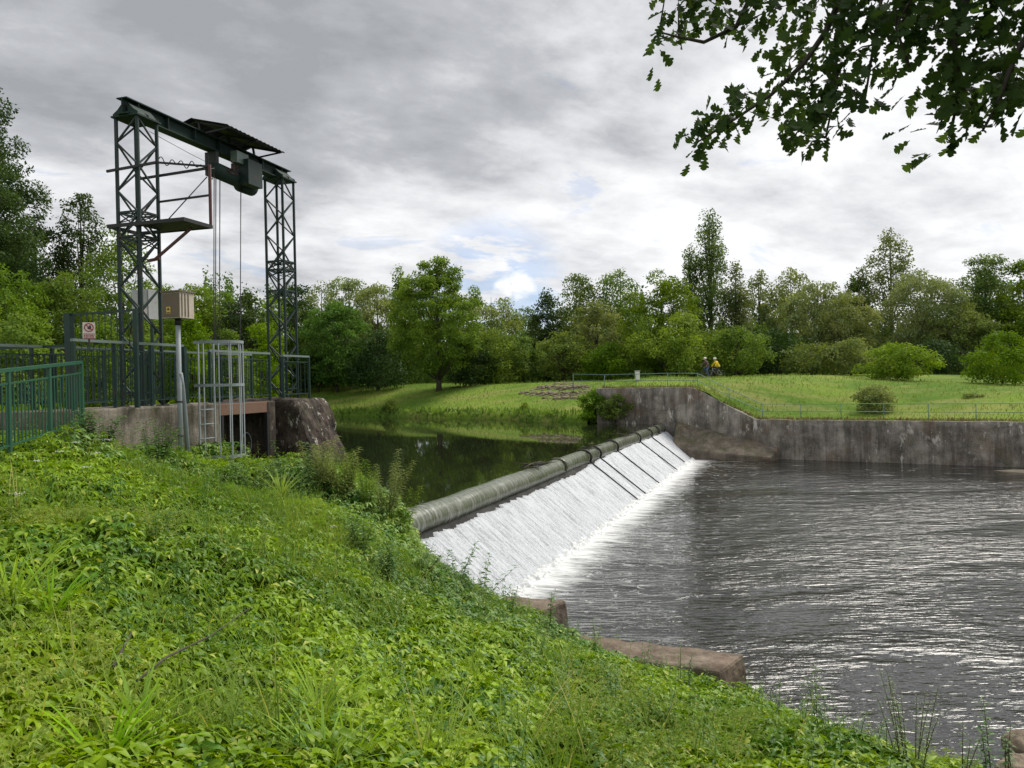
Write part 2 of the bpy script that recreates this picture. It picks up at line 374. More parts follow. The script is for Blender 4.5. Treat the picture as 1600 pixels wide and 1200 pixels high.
def f_lower(bb):
    oc = bb.n('ShaderNodeTexCoord').outputs['Object']; sp = bb.n('ShaderNodeSeparateXYZ', {0: oc}); X, Yv = sp.outputs[0], sp.outputs[1]
    # local x runs along the weir, local y away from its toe
    wv = bb.noise(bb.mapping(oc, (1, 1, 1)), .5, 3)
    wp = bb.n('ShaderNodeNewGeometry').outputs['Position']; amp = bb.math('ADD', .40, bb.math('MULTIPLY', bb.ramp(bb.noise(bb.mapping(wp, (.6, 1.3, 1)), .22, 4, .55, .6), .38, .62), .85))
    r0 = bb.noise(bb.mapping(wp, (.8, 2.2, 1), (0, 0, R(8))), .9, 2, .5, .2); r1 = bb.noise(bb.mapping(wp, (1.0, 3.2, 1), (0, 0, R(-6))), 2.5, 2, .45, .3); r2 = bb.noise(bb.mapping(wp, (1.5, 3.4, 1), (0, 0, R(12))), 7, 2, .5, .3)
    wy = bb.n('ShaderNodeSeparateXYZ', {0: wp}).outputs[1]; amp = bb.math('MULTIPLY', amp, bb.math('SUBTRACT', 1.0, bb.math('MULTIPLY', bb.ramp(wy, 22.0, 46.0), .55)))
    h = bb.math('MULTIPLY', bb.math('ADD', bb.math('ADD', bb.math('MULTIPLY', r1, .50), bb.math('MULTIPLY', r2, .10)), bb.math('MULTIPLY', r0, .75)), amp)
    near = bb.math('SUBTRACT', 1.0, bb.ramp(Yv, 0.0, 9.0))
    nb = bb.bump(h, 1.0, .115)
    fl = bb.noise(bb.mapping(oc, (2.6, .55, 1)), 1.3, 9, .76, .6); fl2 = bb.noise(oc, 2.2, 6, .7, 1.0)
    e1 = bb.math('ADD', Yv, bb.math('MULTIPLY', bb.math('SUBTRACT', fl, .5), 4.2))
    foam = bb.math('SUBTRACT', 1.0, bb.ramp(e1, .15, 1.7))
    mid = bb.math('MULTIPLY', bb.math('MULTIPLY', bb.ramp(fl2, .56, .66), bb.math('SUBTRACT', 1.0, bb.ramp(Yv, 1.0, 6.0))), .5)
    st = bb.noise(bb.mapping(oc, (.9, .12, 1), (0, 0, R(6))), 1.3, 8, .7, 1.2)
    far = bb.math('MULTIPLY', bb.math('MULTIPLY', bb.ramp(st, .60, .66), bb.ramp(X, 24.0, 31.0)), .45)
    spark = bb.math('MULTIPLY', bb.ramp(bb.noise(bb.mapping(oc, (2.2, 1.4, 1)), 5, 3, .6), .68, .74), .10)
    F = bb.math('MAXIMUM', bb.math('MAXIMUM', foam, mid), bb.math('MAXIMUM', far, spark))
    dull = principled(bb, bb.mix(wv, (.008, .009, .007), (.018, .018, .015)), .05, normal=nb, IOR=1.5)
    wh = principled(bb, (.66, .67, .67), .6, normal=bb.bump(fl2, .6, .05))
    return bb.n('ShaderNodeMixShader', {0: F, 1: dull, 2: wh}).outputs[0]
M_lower = mat('rippled_water', f_lower)
def ground_mat(name, c0, c1, c2, s=1.0, bk=.5):
    def fn(bb):
        oc = bb.n('ShaderNodeTexCoord').outputs['Object']; a = bb.noise(oc, .35 * s, 7, .65); f = bb.noise(oc, 7 * s, 6, .75)
        c = bb.mix(bb.ramp(a, .35, .65), c0, c1); c = bb.mix(bb.math('MULTIPLY', bb.ramp(f, .5, .7), .6), c, c2)
        return principled(bb, c, .95, normal=bb.bump(f, bk, .1), spec=.1)
    return mat(name, fn)
M_soil = ground_mat('soil_under_plants', (.015, .028, .006), (.03, .055, .010), (.035, .028, .015))
M_bed = ground_mat('river_bed', (.03, .03, .02), (.05, .045, .03), (.04, .035, .025))
def f_meadow(bb):
    oc = bb.n('ShaderNodeTexCoord').outputs['Object']
    a = bb.noise(oc, .10, 6, .6); f = bb.noise(bb.mapping(oc, (1, 1, .4)), 3.5, 7, .75); g = bb.noise(bb.mapping(oc, (.25, .8, 1)), .5, 5, .7)
    c = bb.mix(bb.ramp(a, .4, .62), (.090, .170, .020), (.165, .245, .032))
    c = bb.mix(bb.math('MULTIPLY', bb.ramp(g, .45, .65), .65), c, (.26, .25, .08))
    c = bb.mix(bb.math('MULTIPLY', bb.ramp(f, .45, .72), .45), c, (.05, .11, .012))
    return principled(bb, c, .95, normal=bb.bump(f, .8, .15), spec=.1)
M_meadow = mat('meadow', f_meadow)
M_gravel = ground_mat('gravel', (.15, .13, .10), (.23, .20, .165), (.12, .10, .08), 3)

# ---------------------------------------------------------------- levels and axes
zU, zL = -3.2, -5.3
P0 = onz(623, 807, zU); P1 = onz(1038, 662, zU)
D = (P1 - P0); D.z = 0; WLEN = D.length; D.normalize(); NR = Vector((D.y, -D.x, 0))
GL = Vector((-6.8, 13.9, 0)); GR = Vector((-5.5, 18.2, 0))
GA = (GR - GL).normalized(); GB = Vector((GA.y, -GA.x, 0)); GLEN = (GR - GL).length
def G(a, b_, z=0.0): return GL + GA * a + GB * b_ + Vector((0, 0, z))
GM = Matrix(((GA.x, GB.x, 0, GL.x), (GA.y, GB.y, 0, GL.y), (0, 0, 1, 0), (0, 0, 0, 1)))   # mirrored frame, used for points only
DECK = -.34
W0 = onz(1090, 713, zL); W1 = onz(1560, 729, zL)

# ---------------------------------------------------------------- near bank
ctrl_px = [(1450, 1195, 5.0), (1250, 1120, 6.5), (1175, 1092, 7.6), (1000, 1035, 10), (900, 990, 12.3), (800, 945, 13.6), (700, 893, 14.3), (645, 838, 14.8),
           (600, 770, 15.3), (520, 722, 14.6), (400, 850, 8), (700, 1000, 8), (800, 1100, 6), (200, 800, 8), (0, 1000, 4.2), (0, 800, 7), (400, 1100, 4.6), (150, 1150, 3.6),
           (600, 900, 10.2), (500, 780, 11.8), (330, 755, 12.3), (430, 748, 13.4), (130, 672, 11), (200, 700, 11.6), (0, 700, 9.8), (-250, 700, 9), (1100, 1180, 5.2), (800, 1195, 4.2), (900, 1060, 8), (650, 1180, 3.9),
           (300, 900, 6.6), (550, 1000, 7.0)]
CP = []
for u, v, Y in ctrl_px:
    p = at(u, v, Y); CP.append((p.x, p.y, p.z - .34))
CP += [(0, 0, -1.75), (0, -6, -1.8), (-8, -4, -1.2), (6, -6, -3.2), (3.4, 0, -2.5), (4.2, 3, -3.0), (8, 0, -4.6), (5.2, 7.5, -4.7), (-14, 8, -.7), (-14, 20, -.7), (-10, 16, -.55), (-20, 0, -.7), (-30, 30, .3), (-14, 45, -1.6), (-40, 60, 1.5), (-70, 20, 3), (-60, 100, 2), (-25, 75, -1.5), (-9, 26, -1.6), (-11, 33, -1.9), (6.4, 9.6, -5.1), (4.5, 10.3, -5.0)]
CP = np.array(CP); 
def _rbf_fit():
    d = np.linalg.norm(CP[:, None, :2] - CP[None, :, :2], axis=-1); n = len(CP)
    A = np.zeros((n + 3, n + 3)); A[:n, :n] = d + np.eye(n) * -.02; A[:n, n] = 1; A[:n, n + 1:] = CP[:, :2]; A[n:, :n] = A[:n, n:].T
    return np.linalg.solve(A, np.concatenate([CP[:, 2], [0, 0, 0]]))
RBF = _rbf_fit()
# waterline of the near bank (land on its left)
SH = [(30, -60), (14, -8), (10, 5), (7.3, 9.4), (5.2, 10.9), (3.9, 12.0), (1.6, 14.6), (.1, 17.6), (-1.3, 17.9), (-3.4, 17.2), (-4.2, 18.3), (-6.6, 19.8), (-9, 26), (-13, 40), (-26, 80), (-46, 105), (-110, 160)]
SH = np.array(SH, float)
def shore(x, y):
    """signed distance to the near waterline, positive on land"""
    x = np.asarray(x, float); y = np.asarray(y, float); best = np.full(x.shape, 1e9); sgn = np.zeros(x.shape)
    for a, c in zip(SH[:-1], SH[1:]):
        d = c - a; L2 = d @ d; t = np.clip(((x - a[0]) * d[0] + (y - a[1]) * d[1]) / L2, 0, 1)
        qx = a[0] + t * d[0]; qy = a[1] + t * d[1]; dist = np.hypot(x - qx, y - qy)
        s_ = np.sign(d[0] * (y - a[1]) - d[1] * (x - a[0]))
        m = dist < best - 1e-9; sgn = np.where(m, s_, sgn); best = np.where(m, dist, best)
    return best * sgn
def gab(x, y):
    dx, dy = x - GL.x, y - GL.y; return dx * GA.x + dy * GA.y, dx * GB.x + dy * GB.y
def smooth(t, a, c): t = np.clip((t - a) / (c - a), 0, 1); return t * t * (3 - 2 * t)
# brow of the bank: bearing against slope of the line of sight that just clears it
SIL = np.array([(455, 745), (480, 738), (520, 712), (560, 722), (600, 752), (625, 800), (640, 838), (660, 862), (700, 898), (750, 922), (800, 946), (850, 972), (900, 996), (950, 1018), (1000, 1040), (1100, 1070), (1175, 1100), (1250, 1130), (1350, 1165), (1450, 1200), (1700, 1300)], float)
def bank_z(x, y):
    x = np.asarray(x, float); y = np.asarray(y, float); sh = x.shape; xf, yf = x.ravel(), y.ravel()
    d = np.hypot(xf[:, None] - CP[None, :, 0], yf[:, None] - CP[None, :, 1])
    z = d @ RBF[:len(CP)] + RBF[len(CP)] + RBF[len(CP) + 1] * xf + RBF[len(CP) + 2] * yf
    s_ = shore(xf, yf); n_ = (xf - P0.x) * NR.x + (yf - P0.y) * NR.y
    wl = np.where(n_ > 1.0, zL, zU)
    z = np.minimum(z, wl - .15 + np.where(s_ > 0, s_ * 1.7, s_ * 1.2)); z = np.maximum(z, -7)
    yc = np.maximum(yf, .8); iu = 800 + FPX * xf / yc
    for _ in range(2):   # undo the camera roll approximately: horizon height per column
        pass
    hv = np.interp(iu, SIL[:, 0], SIL[:, 1]); zl = -(hv - (594 - (iu - 800) * .02095)) / FPX * yc - .30
    on = smooth(iu, 455, 500) * (yf > 2)
    z = np.where(on > 0, z * (1 - on) + np.minimum(z, zl) * on, z)
    a, bb_ = gab(xf, yf)
    inpit = (smooth(a, 1.35, 1.6) - smooth(a, 3.5, 3.7)) * (smooth(bb_, -6, -5) - smooth(bb_, .9, 1.7))
    z = z * (1 - inpit) + np.minimum(z, -3.0) * inpit
    underdeck = (smooth(a, -2.6, -2.3) - smooth(a, 5.2, 5.5)) * (smooth(bb_, -1.5, -1.3) - smooth(bb_, .40, .5))
    z = np.where(underdeck > .5, np.minimum(z, DECK - .08), z)
    return z.reshape(sh)
def axis_steps(segs):
    out = []
    for a, c, st in segs: out.append(np.arange(a, c, st))
    out.append(np.array([segs[-1][1]])); return np.concatenate(out)
xs = axis_steps([(-400, -60, 20), (-60, -20, 2), (-20, 9, .22), (9, 30, 1.5)]); ys = axis_steps([(-60, -6, 4), (-6, 20, .22), (20, 50, 1.5), (50, 160, 5), (160, 500, 40)])
XX, YY = np.meshgrid(xs, ys); ZZ = bank_z(XX, YY) + (rng.random(XX.shape) - .5) * .04
nbk_ = None
nbk = link('near_bank', grid_np('near_bank', np.stack([XX, YY, ZZ], -1)), M_soil); tag(nbk, kind='structure')
nbk.data.materials.append(M_meadow)
cxm = (XX[:-1, :-1] + XX[1:, 1:]) / 2; cym = (YY[:-1, :-1] + YY[1:, 1:]) / 2
nbk.data.polygons.foreach_set('material_index', ((cym > 15.5 + .3 * (cxm + 8)) | (cxm < -16) | ((cym > 13.2) & (cxm < -8.2))).astype(np.int32).ravel())
gr = MB().add([(-3000, -3000, -7.2), (3000, -3000, -7.2), (3000, 3000, -7.2), (-3000, 3000, -7.2)], [(0, 1, 2, 3)]).build('ground', M_bed); tag(gr, kind='structure')

# ---------------------------------------------------------------- far bank
WD = (W1 - W0).normalized(); WDn = Vector((-WD.y, WD.x, 0))      # WDn points away from the river
if WDn.y < 0: WDn = -WDn
U0 = W0 - WD * 7.2                                               # upstream end of the wall
BL = [W0 + WD * 80, W0 + WD * 45, W0 + WD * 20, W0, U0, U0 + Vector((-4.2, 3.4, 0)), onz(800, 656, zU), onz(650, 653, zU), onz(500, 650, zU), onz(440, 649, zU) + Vector((-4, 1, 0)), Vector((-75, 112, 0)), Vector((-200, 150, 0)), Vector((-800, 300, 0))]
BL = [Vector((p.x, p.y, 0)) for p in BL]
def resample(pts, st):
    out = []
    for a, c in zip(pts[:-1], pts[1:]):
        n = max(1, int((c - a).length / (st if (a.length < 150) else 25)))
        out += [a.lerp(c, i / n) for i in range(n)]
    return out + [pts[-1]]
BP = resample(BL, .8)
def tw(p): return (p - W0).dot(WD)           # along the wall, 0 at the weir, positive downstream
def wall_top(t): # coping height
    return -.74 if t < -.3 else (-.74 + (-2.86 + .74) * min(1, (t + .3) / 4.1))
tl = tw(onz(1112, 606, -.74)); t_s0 = (at(1112, 606, W0.y + .2) - W0).dot(WD); 
def far_z(p, q):
    t = tw(p)
    hi = -.80 + .62 * smooth(q, 0, 9); lo = -2.92 + 1.62 * smooth(q, 3, 15); nat = zU - .5 + 1.0 * smooth(q, -.1, .5) + 2.35 * smooth(q, .6, 13)
    k = smooth(t, -.3 + q * .15, 3.9 + q * .9); z = hi * (1 - k) + lo * k
    k2 = smooth(-t, 6.2, 8.6 + q * .2); z = z * (1 - k2) + nat * k2
    z += float(mnoise.noise(Vector((p.x * .12, p.y * .12 + q * .1, 3))) * .35 * smooth(q, 2, 8))
    return z
qs = [0, .25, .5, .8, 1.2, 1.8, 2.6, 3.6, 5, 6.5, 8, 10, 12, 14, 16, 19, 24, 32, 45, 70, 120, 300, 1500]
P = np.zeros((len(BP), len(qs), 3))
for i, p in enumerate(BP):
    a = BP[max(i - 6, 0)]; c = BP[min(i + 6, len(BP) - 1)]; d = (a - c).normalized(); nn = Vector((-d.y, d.x, 0))
    if nn.dot(WDn) < 0 and i < 150: nn = -nn
    nn = nn.lerp(WDn, .6).normalized()
    jit = 0 if -7.5 < tw(p) < 90 else mnoise.noise(Vector((p.x * .35, p.y * .35, 0))) * .7
    for j, q in enumerate(qs):
        pp = p + nn * (q + jit * (1 if q < 3 else 0) + (.12 if tw(p) > -7.3 else 0)); P[i, j] = (pp.x, pp.y, far_z(p, q))
fb = link('far_bank', grid_np('far_bank', P), M_meadow); tag(fb, kind='structure')
FP = P
def far_point(ti, qj):
    """bilinear sample of the far bank grid"""
    i = np.clip(ti, 0, len(BP) - 1.001); j = np.clip(qj, 0, len(qs) - 1.001); i0 = i.astype(int); j0 = j.astype(int); fi = (i - i0)[:, None]; fj = (j - j0)[:, None]
    return (FP[i0, j0] * (1 - fi) + FP[i0 + 1, j0] * fi) * (1 - fj) + (FP[i0, j0 + 1] * (1 - fi) + FP[i0 + 1, j0 + 1] * fi) * fj
flat = FP.reshape(-1, 3)
def far_ground(x, y):
    d = (flat[:, 0] - x) ** 2 + (flat[:, 1] - y) ** 2; k = np.argpartition(d, 4)[:4]; wgt = 1 / (d[k] + .01); return float((flat[k, 2] * wgt).sum() / wgt.sum())

# ---------------------------------------------------------------- water
def frame_obj(o, org, X, Y, Z=None):
    Z = Z or X.cross(Y); o.matrix_world = Matrix(((X.x, Y.x, Z.x, org.x), (X.y, Y.y, Z.y, org.y), (X.z, Y.z, Z.z, org.z), (0, 0, 0, 1)))
TOE = 2.15
up = MB().add([(-60, -160, 0), (160, -160, 0), (160, -.15, 0), (-60, -.15, 0)], [(0, 1, 2, 3)]).build('upper_pool_water', M_upper)
# local x along weir, local y = -NR would mirror, so use right-handed frame with y = -(-NR)
X_, Y_ = D, NR * 1.0
# (D, NR) is left-handed with z up, so flip: local x = -D, local y = NR  -> z up
frame_obj(up, Vector((P0.x, P0.y, zU)) , D, -NR)
up.data.clear_geometry(); up.data.from_pydata([(-9, .12, 0), (130, .12, 0), (130, 260, 0), (-9, 260, 0)], [], [(0, 1, 2, 3)]); up.data.update()
tag(up, kind='structure')
lw_me = bpy.data.meshes.new('lower_water')
lw_me.from_pydata([(-130, 1.9 - TOE, 0), (WLEN + 60, 1.9 - TOE, 0), (WLEN + 60, 300, 0), (-130, 300, 0)], [], [(3, 2, 1, 0)]); lw_me.update()
lw = link('river_water', lw_me, M_lower); tag(lw, kind='structure')
# left-handed guard: use a frame with x=D, y=NR, z=down is mirrored; build vertices directly instead
def lower_local(s_, n_): return (s_, n_)
O_ = P0 + NR * TOE
frame_obj(lw, Vector((O_.x, O_.y, zL)), D, NR, Vector((0, 0, -1)))

# ---------------------------------------------------------------- weir
weir = empty('weir', P0, 'long river weir with rounded mossy crest and dark apron, crossing to the far wall', 'weir')
def Wp(s_, n_, z): return P0 + D * s_ + NR * n_ + Vector((0, 0, z - zU))
SN, SF = -7.0, WLEN + .6
# crest: swept round profile
prof = [(-.75, zU - 1.2), (-.62, zU - .35)] + [(-.12 + .42 * math.cos(t), zU - .31 + .35 * math.sin(t)) for t in np.linspace(R(155), R(-38), 14)]
ss = np.arange(SN, SF, .25)
def to_local(o, V):  # world array -> local with frame of o
    M = np.array(o.matrix_world.inverted()); return V @ M[:3, :3].T + M[:3, 3]
def weir_frame(o): frame_obj(o, P0, D, -NR)
def wgrid(fn_sn, rows, cols):
    return np.array([[tuple(fn_sn(a, c)) for c in cols] for a in rows])
CR = np.zeros((len(ss), len(prof), 3))
for i, s_ in enumerate(ss):
    wob = mnoise.noise(Vector((s_ * .5, 0, 0))) * .035 + mnoise.noise(Vector((s_ * 2.1, 5, 0))) * .012
    f_ = 1 - .35 * float(smooth(s_, 8, 18))
    for j, (n_, z) in enumerate(prof):
        CR[i, j] = (s_, -(n_ * f_ if n_ > 0 else n_) - wob * .5, (z - zU) + wob)
cr_o = link('crest', grid_np('crest', CR), M_crest, weir); cr_o.matrix_parent_inverse = Matrix(); 
def wmx(o): return (wmx(o.parent) @ o.matrix_basis) if o.parent else o.matrix_basis.copy()
def set_world(o, M):
    o.matrix_parent_inverse = Matrix(); o.matrix_basis = (wmx(o.parent).inverted() @ M) if o.parent else M
bpy.context.view_layer.update()
def wf(z=zU, X=D, Y=-NR, org=P0):
    Zv = X.cross(Y); return Matrix(((X.x, Y.x, Zv.x, org.x), (X.y, Y.y, Zv.y, org.y), (X.z, Y.z, Zv.z, org.z), (0, 0, 0, 1)))
set_world(cr_o, wf())
ap = MB()
apr = [(-.1, -.68), (.14, -.47), (TOE + .25, zL - zU - .25), (TOE + .25, -4), (-.6, -4)]
ap.prism([Vector((SN, -n_, z)) for n_, z in apr], (SF - SN, 0, 0)); ap_o = ap.build('apron', M_apron, weir); set_world(ap_o, wf())
# ribs across crest and face (dark joint strips)
A0 = Vector((.16, -.47)); A1 = Vector((TOE + .10, zL - zU - .03))
crest_us = [838, 893, 915, 946, 1000, 1018]
def s_of_u(u, v0):
    p = onz(u, v0, zU); return (p - P0).dot(D)
rib_s = [12.6, 16.2, 17.9, 21.3, 26.8, 30.2, 32.6]
for k, s_ in enumerate(rib_s):
    m = MB(); pts = []
    for t in np.linspace(R(120), R(-30), 8): pts.append(Vector((s_, -(-.12 + .42 * math.cos(t)), -.25 + .31 * math.sin(t))))
    if k != 0: pts.append(Vector((s_, -(A0.x + .10), A0.y + .02)))
    if k in (1, 2, 3, 4, 5): pts.append(Vector((s_, -(A1.x + .05), A1.y + .12)))
    m.tube(pts, [.052] * 8 + [.03] * (len(pts) - 8), 6)
    o = m.build('rib', M_apron if k else M_crest, weir); set_world(o, wf())
# falling white water: a sheet with its own relief lying on the apron
sv_ = np.arange(SN + 1, WLEN + .4, .045); nv = 30
sl = A1 - A0; sln = sl.length; fd = (NR * sl.x + Vector((0, 0, sl.y))).normalized(); fn = D.cross(fd); 
if fn.z < 0: fn = -fn
V = np.zeros((len(sv_), nv, 3))
for i, s_ in enumerate(sv_):
    n1 = mnoise.noise(Vector((s_ * 5.5, 0, 1))); n2 = mnoise.noise(Vector((s_ * 1.1, 3, 1))); n3 = mnoise.noise(Vector((s_ * 14, 3, 7)))
    nearf = float(smooth(s_, 13, 19))
    start = .02 + .24 * (1 - nearf) + .13 * n1 * (1 - nearf * .5) + .10 * n2 + .05 * n3
    start = max(-.10, start)
    for j in range(nv):
        t = start + (sln + .05 - start) * j / (nv - 1)
        h = .05 + .035 * mnoise.noise(Vector((s_ * 7, t * .9, 2))) + .03 * mnoise.noise(Vector((s_ * 2.2, t * .5, 8))) + .02 * mnoise.noise(Vector((s_ * 20, t * 6, 8)))
        if j == 0: h = -.03
        V[i, j] = (s_, t, h)
wfall = link('falling_water', grid_np('falling_water', V), M_fall); tag(wfall, kind='structure')
org = P0 + NR * A0.x + Vector((0, 0, A0.y)); 
wfall.matrix_world = Matrix(((D.x, fd.x, fn.x, org.x), (D.y, fd.y, fn.y, org.y), (D.z, fd.z, fn.z, org.z), (0, 0, 0, 1)))
# thin veil over the crest where the spill is heavier, and drift wood
def drift(name, s_, label, n=9, ln=1.0, seed=1):
    random.seed(seed); m = MB(); o0 = Wp(s_, -.1, zU + .10)
    for k in range(n):
        a = random.uniform(-.9, .9); L = ln * random.uniform(.4, 1); d = (D * math.cos(a + .9) + NR * math.sin(a + .9)) ; d.z = random.uniform(-.08, .22)
        st = o0 + Vector((random.uniform(-.3, .3), random.uniform(-.3, .3), random.uniform(-.03, .08)))
        m.tube([st - d * L * .5, st + Vector((0, 0, random.uniform(-.05, .08))), st + d * L * .5], [.012, .028, .008], 5)
    o = m.build(name, M_bark); tag(o, label, 'driftwood', 'driftwood caught on the weir'); return o
drift('driftwood', 9.8, 'tangle of dark broken branches caught on the weir crest, the nearest and largest one', 12, 1.3, 3)
drift('driftwood', 17.0, 'pair of dark sticks lodged on the crest half way along the weir', 4, 1.0, 4)
drift('driftwood', 24.0, 'thin stick lying upstream of the crest toward the far end', 3, 1.4, 5)
# foam mounds along the toe
fm = []
s_ = np.arange(SN + 2, WLEN + .2, .06); rows = np.linspace(-.30, 1.3, 26)
Pm = np.zeros((len(s_), 26, 3))
for i, a in enumerate(s_):
    for j, q in enumerate(rows):
        k = math.exp(-((q - .08) / .30) ** 2)
        Pm[i, j] = (a, q + .12 * mnoise.noise(Vector((a * 2, 0, 4))), -.055 + k * (.13 + .12 * mnoise.noise(Vector((a * 3, q * 4, 3))) + .09 * mnoise.noise(Vector((a * 9, q * 12, 6)))) + .05 * mnoise.noise(Vector((a * 5, q * 3.5, 9))) - .02 * max(0, q))
def f_foam(bb):
    oc = bb.n('ShaderNodeTexCoord').outputs['Object']; v = bb.noise(oc, 9, 6, .7)
    return principled(bb, bb.mix(bb.ramp(v, .38, .58), (.38, .40, .41), (.70, .71, .71)), .6, normal=bb.bump(v, .9, .05))
M_foam = mat('churned_foam', f_foam)
fo = link('toe_foam', grid_np('toe_foam', Pm), M_foam); tag(fo, kind='structure')
fo.matrix_world = Matrix(((D.x, NR.x, 0, O_.x), (D.y, NR.y, 0, O_.y), (0, 0, 1, zL), (0, 0, 0, 1)))

# ---------------------------------------------------------------- far retaining wall
tr = np.concatenate([np.arange(-7.2, 5, .35), np.arange(5, 80, .7), [80]])
prf = 10
fw = empty('retaining_wall', W0, 'long stained concrete retaining wall of the far bank, high beside the weir then stepping down', 'wall')
Pw = np.zeros((len(tr), prf + 3, 3))
for i, t in enumerate(tr):
    top = wall_top(t) + mnoise.noise(Vector((t * .7, 0, 0))) * .04 + mnoise.noise(Vector((t * 3.1, 0, 4))) * .025
    for j in range(prf):
        z = -6.3 + (top + 6.3) * j / (prf - 1); off = -.05 * (prf - 1 - j) / prf + mnoise.noise(Vector((t * .9, z, 1))) * .05 + mnoise.noise(Vector((t * 3, z * 3, 1))) * .02
        p = W0 + WD * t + WDn * off; Pw[i, j] = (p.x, p.y, z)
    for j, (o_, dz) in enumerate(((.03, .02), (.5, .02), (.55, -2.0))):
        p = W0 + WD * t + WDn * o_; Pw[i, prf + j] = (p.x, p.y, top + dz)
me = grid_np('wall_face', Pw, smooth=False)
o = link('wall_face', me, M_wall, fw); set_world(o, Matrix())
# end return at the upstream end + panel joint pilasters
m = MB(); p = W0 + WD * -7.3; m.box((p + WDn * 1.2) + Vector((0, 0, -3.5)), (.25, 3.0, 5.4), Matrix(((WD.x, WDn.x, 0), (WD.y, WDn.y, 0), (0, 0, 1)))); o = m.build('end_return', M_wall, fw); set_world(o, Matrix())
for t in (-3.2, 4.3, 11.0, 18.4, 26.0):
    m = MB(); p = W0 + WD * t - WDn * .06; tp = wall_top(t) - .06
    m.box(p + Vector((0, 0, (tp - 6.3) / 2)), (.07, .10, tp + 6.3), Matrix(((WD.x, WDn.x, 0), (WD.y, WDn.y, 0), (0, 0, 1)))); o = m.build('panel_joint', M_apron, fw); set_world(o, Matrix())
# sloping abutment ledge beside the weir
m = MB()
q0 = W0 - WDn * .05
pts = [(-1.4, 0), (5.2, 0), (5.0, -1.5), (-1.0, -2.2)]
top_z = [zU + .25, zL + .75, zL + .25, zL + .7]
base = [W0 + WD * a + WDn * c for a, c in pts]
vs = [Vector((p.x, p.y, -6.5)) for p in base] + [Vector((p.x, p.y, z)) for p, z in zip(base, top_z)]
mid = Vector((0, 0, 0))
m.add(vs, [(3, 2, 1, 0), (4, 5, 6, 7), (0, 1, 5, 4), (1, 2, 6, 5), (2, 3, 7, 6), (3, 0, 4, 7)])
M_ledge = concrete('ledge_stone', (.10, .083, .062), (.235, .20, .155), .4, .2, .6, scale=1.2)
o = m.build('abutment', M_ledge, None, .12); o.name = 'stone_abutment'; tag(o, 'brown sloping stone ledge at the foot of the high wall where the weir ends', 'abutment')
# sand spit at the right foot of the wall
m = MB(); p = onz(1640, 740, zL); q_ = [(-4.5, .9), (1, 1.4), (3.5, 1.0), (3.5, -.9), (1.5, -1.1), (-1, -.7)]
ring = [p + WD * a + WDn * c + Vector((0, 0, -.25)) for a, c in q_]; cc = p + WD * 1.5 - WDn * .1 + Vector((0, 0, .16)); mids = [r.lerp(cc, .5) + Vector((0, 0, .15)) for r in ring]
n = len(ring); m.add(ring + mids + [cc], [(i, (i + 1) % n, n + (i + 1) % n, n + i) for i in range(n)] + [(n + i, n + (i + 1) % n, 2 * n) for i in range(n)], True)
o = m.build('gravel_bar', M_gravel); tag(o, kind='structure')

# railing along the far wall
fr = empty('wall_railing', W0, 'thin pale green pipe railing running along the top of the far retaining wall', 'railing')
ts = [-9.5, -7, -4.6, -2.3, -.2, 1.9, 4.0] + [4.0 + 2.35 * k for k in range(1, 18)]
rp = []
for t in ts:
    p = W0 + WD * t + WDn * 1.0; z = wall_top(t) - .02 + (.1 if t < -7.2 else 0); rp.append(Vector((p.x, p.y, z)))
for h, nm in ((1.0, 'top_rail'), (.52, 'mid_rail')):
    o = MB().tube([p + Vector((0, 0, h)) for p in rp], .022, 6).build(nm, M_railfar, fr); set_world(o, Matrix())
for p in rp:
    o = MB().tube([p - Vector((0, 0, .3)), p + Vector((0, 0, 1.0))], .024, 6).build('post', M_railfar, fr); set_world(o, Matrix())
# small white cabinet on the far bank
p = at(996, 592, 63); gz = far_ground(p.x, p.y)
cb = empty('meter_cabinet', (p.x, p.y, gz), 'small white utility cabinet standing on the grass above the far wall', 'cabinet')
MB().box((0, 0, .45), (.36, .3, .7), bev=.02).build('cabinet_body', M_white, cb, .02); MB().box((0, 0, .84), (.44, .38, .07)).build('cabinet_lid', M_greybox, cb, .01); MB().box((0, 0, .02), (.3, .25, .2)).build('plinth', M_wall, cb)

# rubble revetment on the far bank
m = MB(); random.seed(11)
th = empty('stone_revetment', at(868, 612, 62), 'patch of brown broken stone pitching laid in the grass slope beside the far wall', 'stone paving')
cnt = 0
k_v = []
for k in range(2600):
    u = random.uniform(800, 935); v = random.uniform(597, 625)
    if ((u - 872) / 64) ** 2 + ((v - 611) / 13.5) ** 2 > 1 + .35 * mnoise.noise(Vector((u * .06, v * .2, 0))) - random.uniform(0, .4) or (v - 597) < (870 - u) * .28: continue
    # place on the slope: march the ray to the ground sheet
    best = None
    for Y in np.arange(54, 82, .6):
        p = at(u, v, Y)
        if p.z < far_ground(p.x, p.y) + .02: best = p; break
    if best is None: continue
    r = random.uniform(.08, .26); m.ball(best + Vector((0, 0, random.uniform(-.06, .03))), r, (random.uniform(.7, 1.3), 1, random.uniform(.3, .6)), 6, 4)
o = m.build('stones', M_rock, th); set_world(o, Matrix())

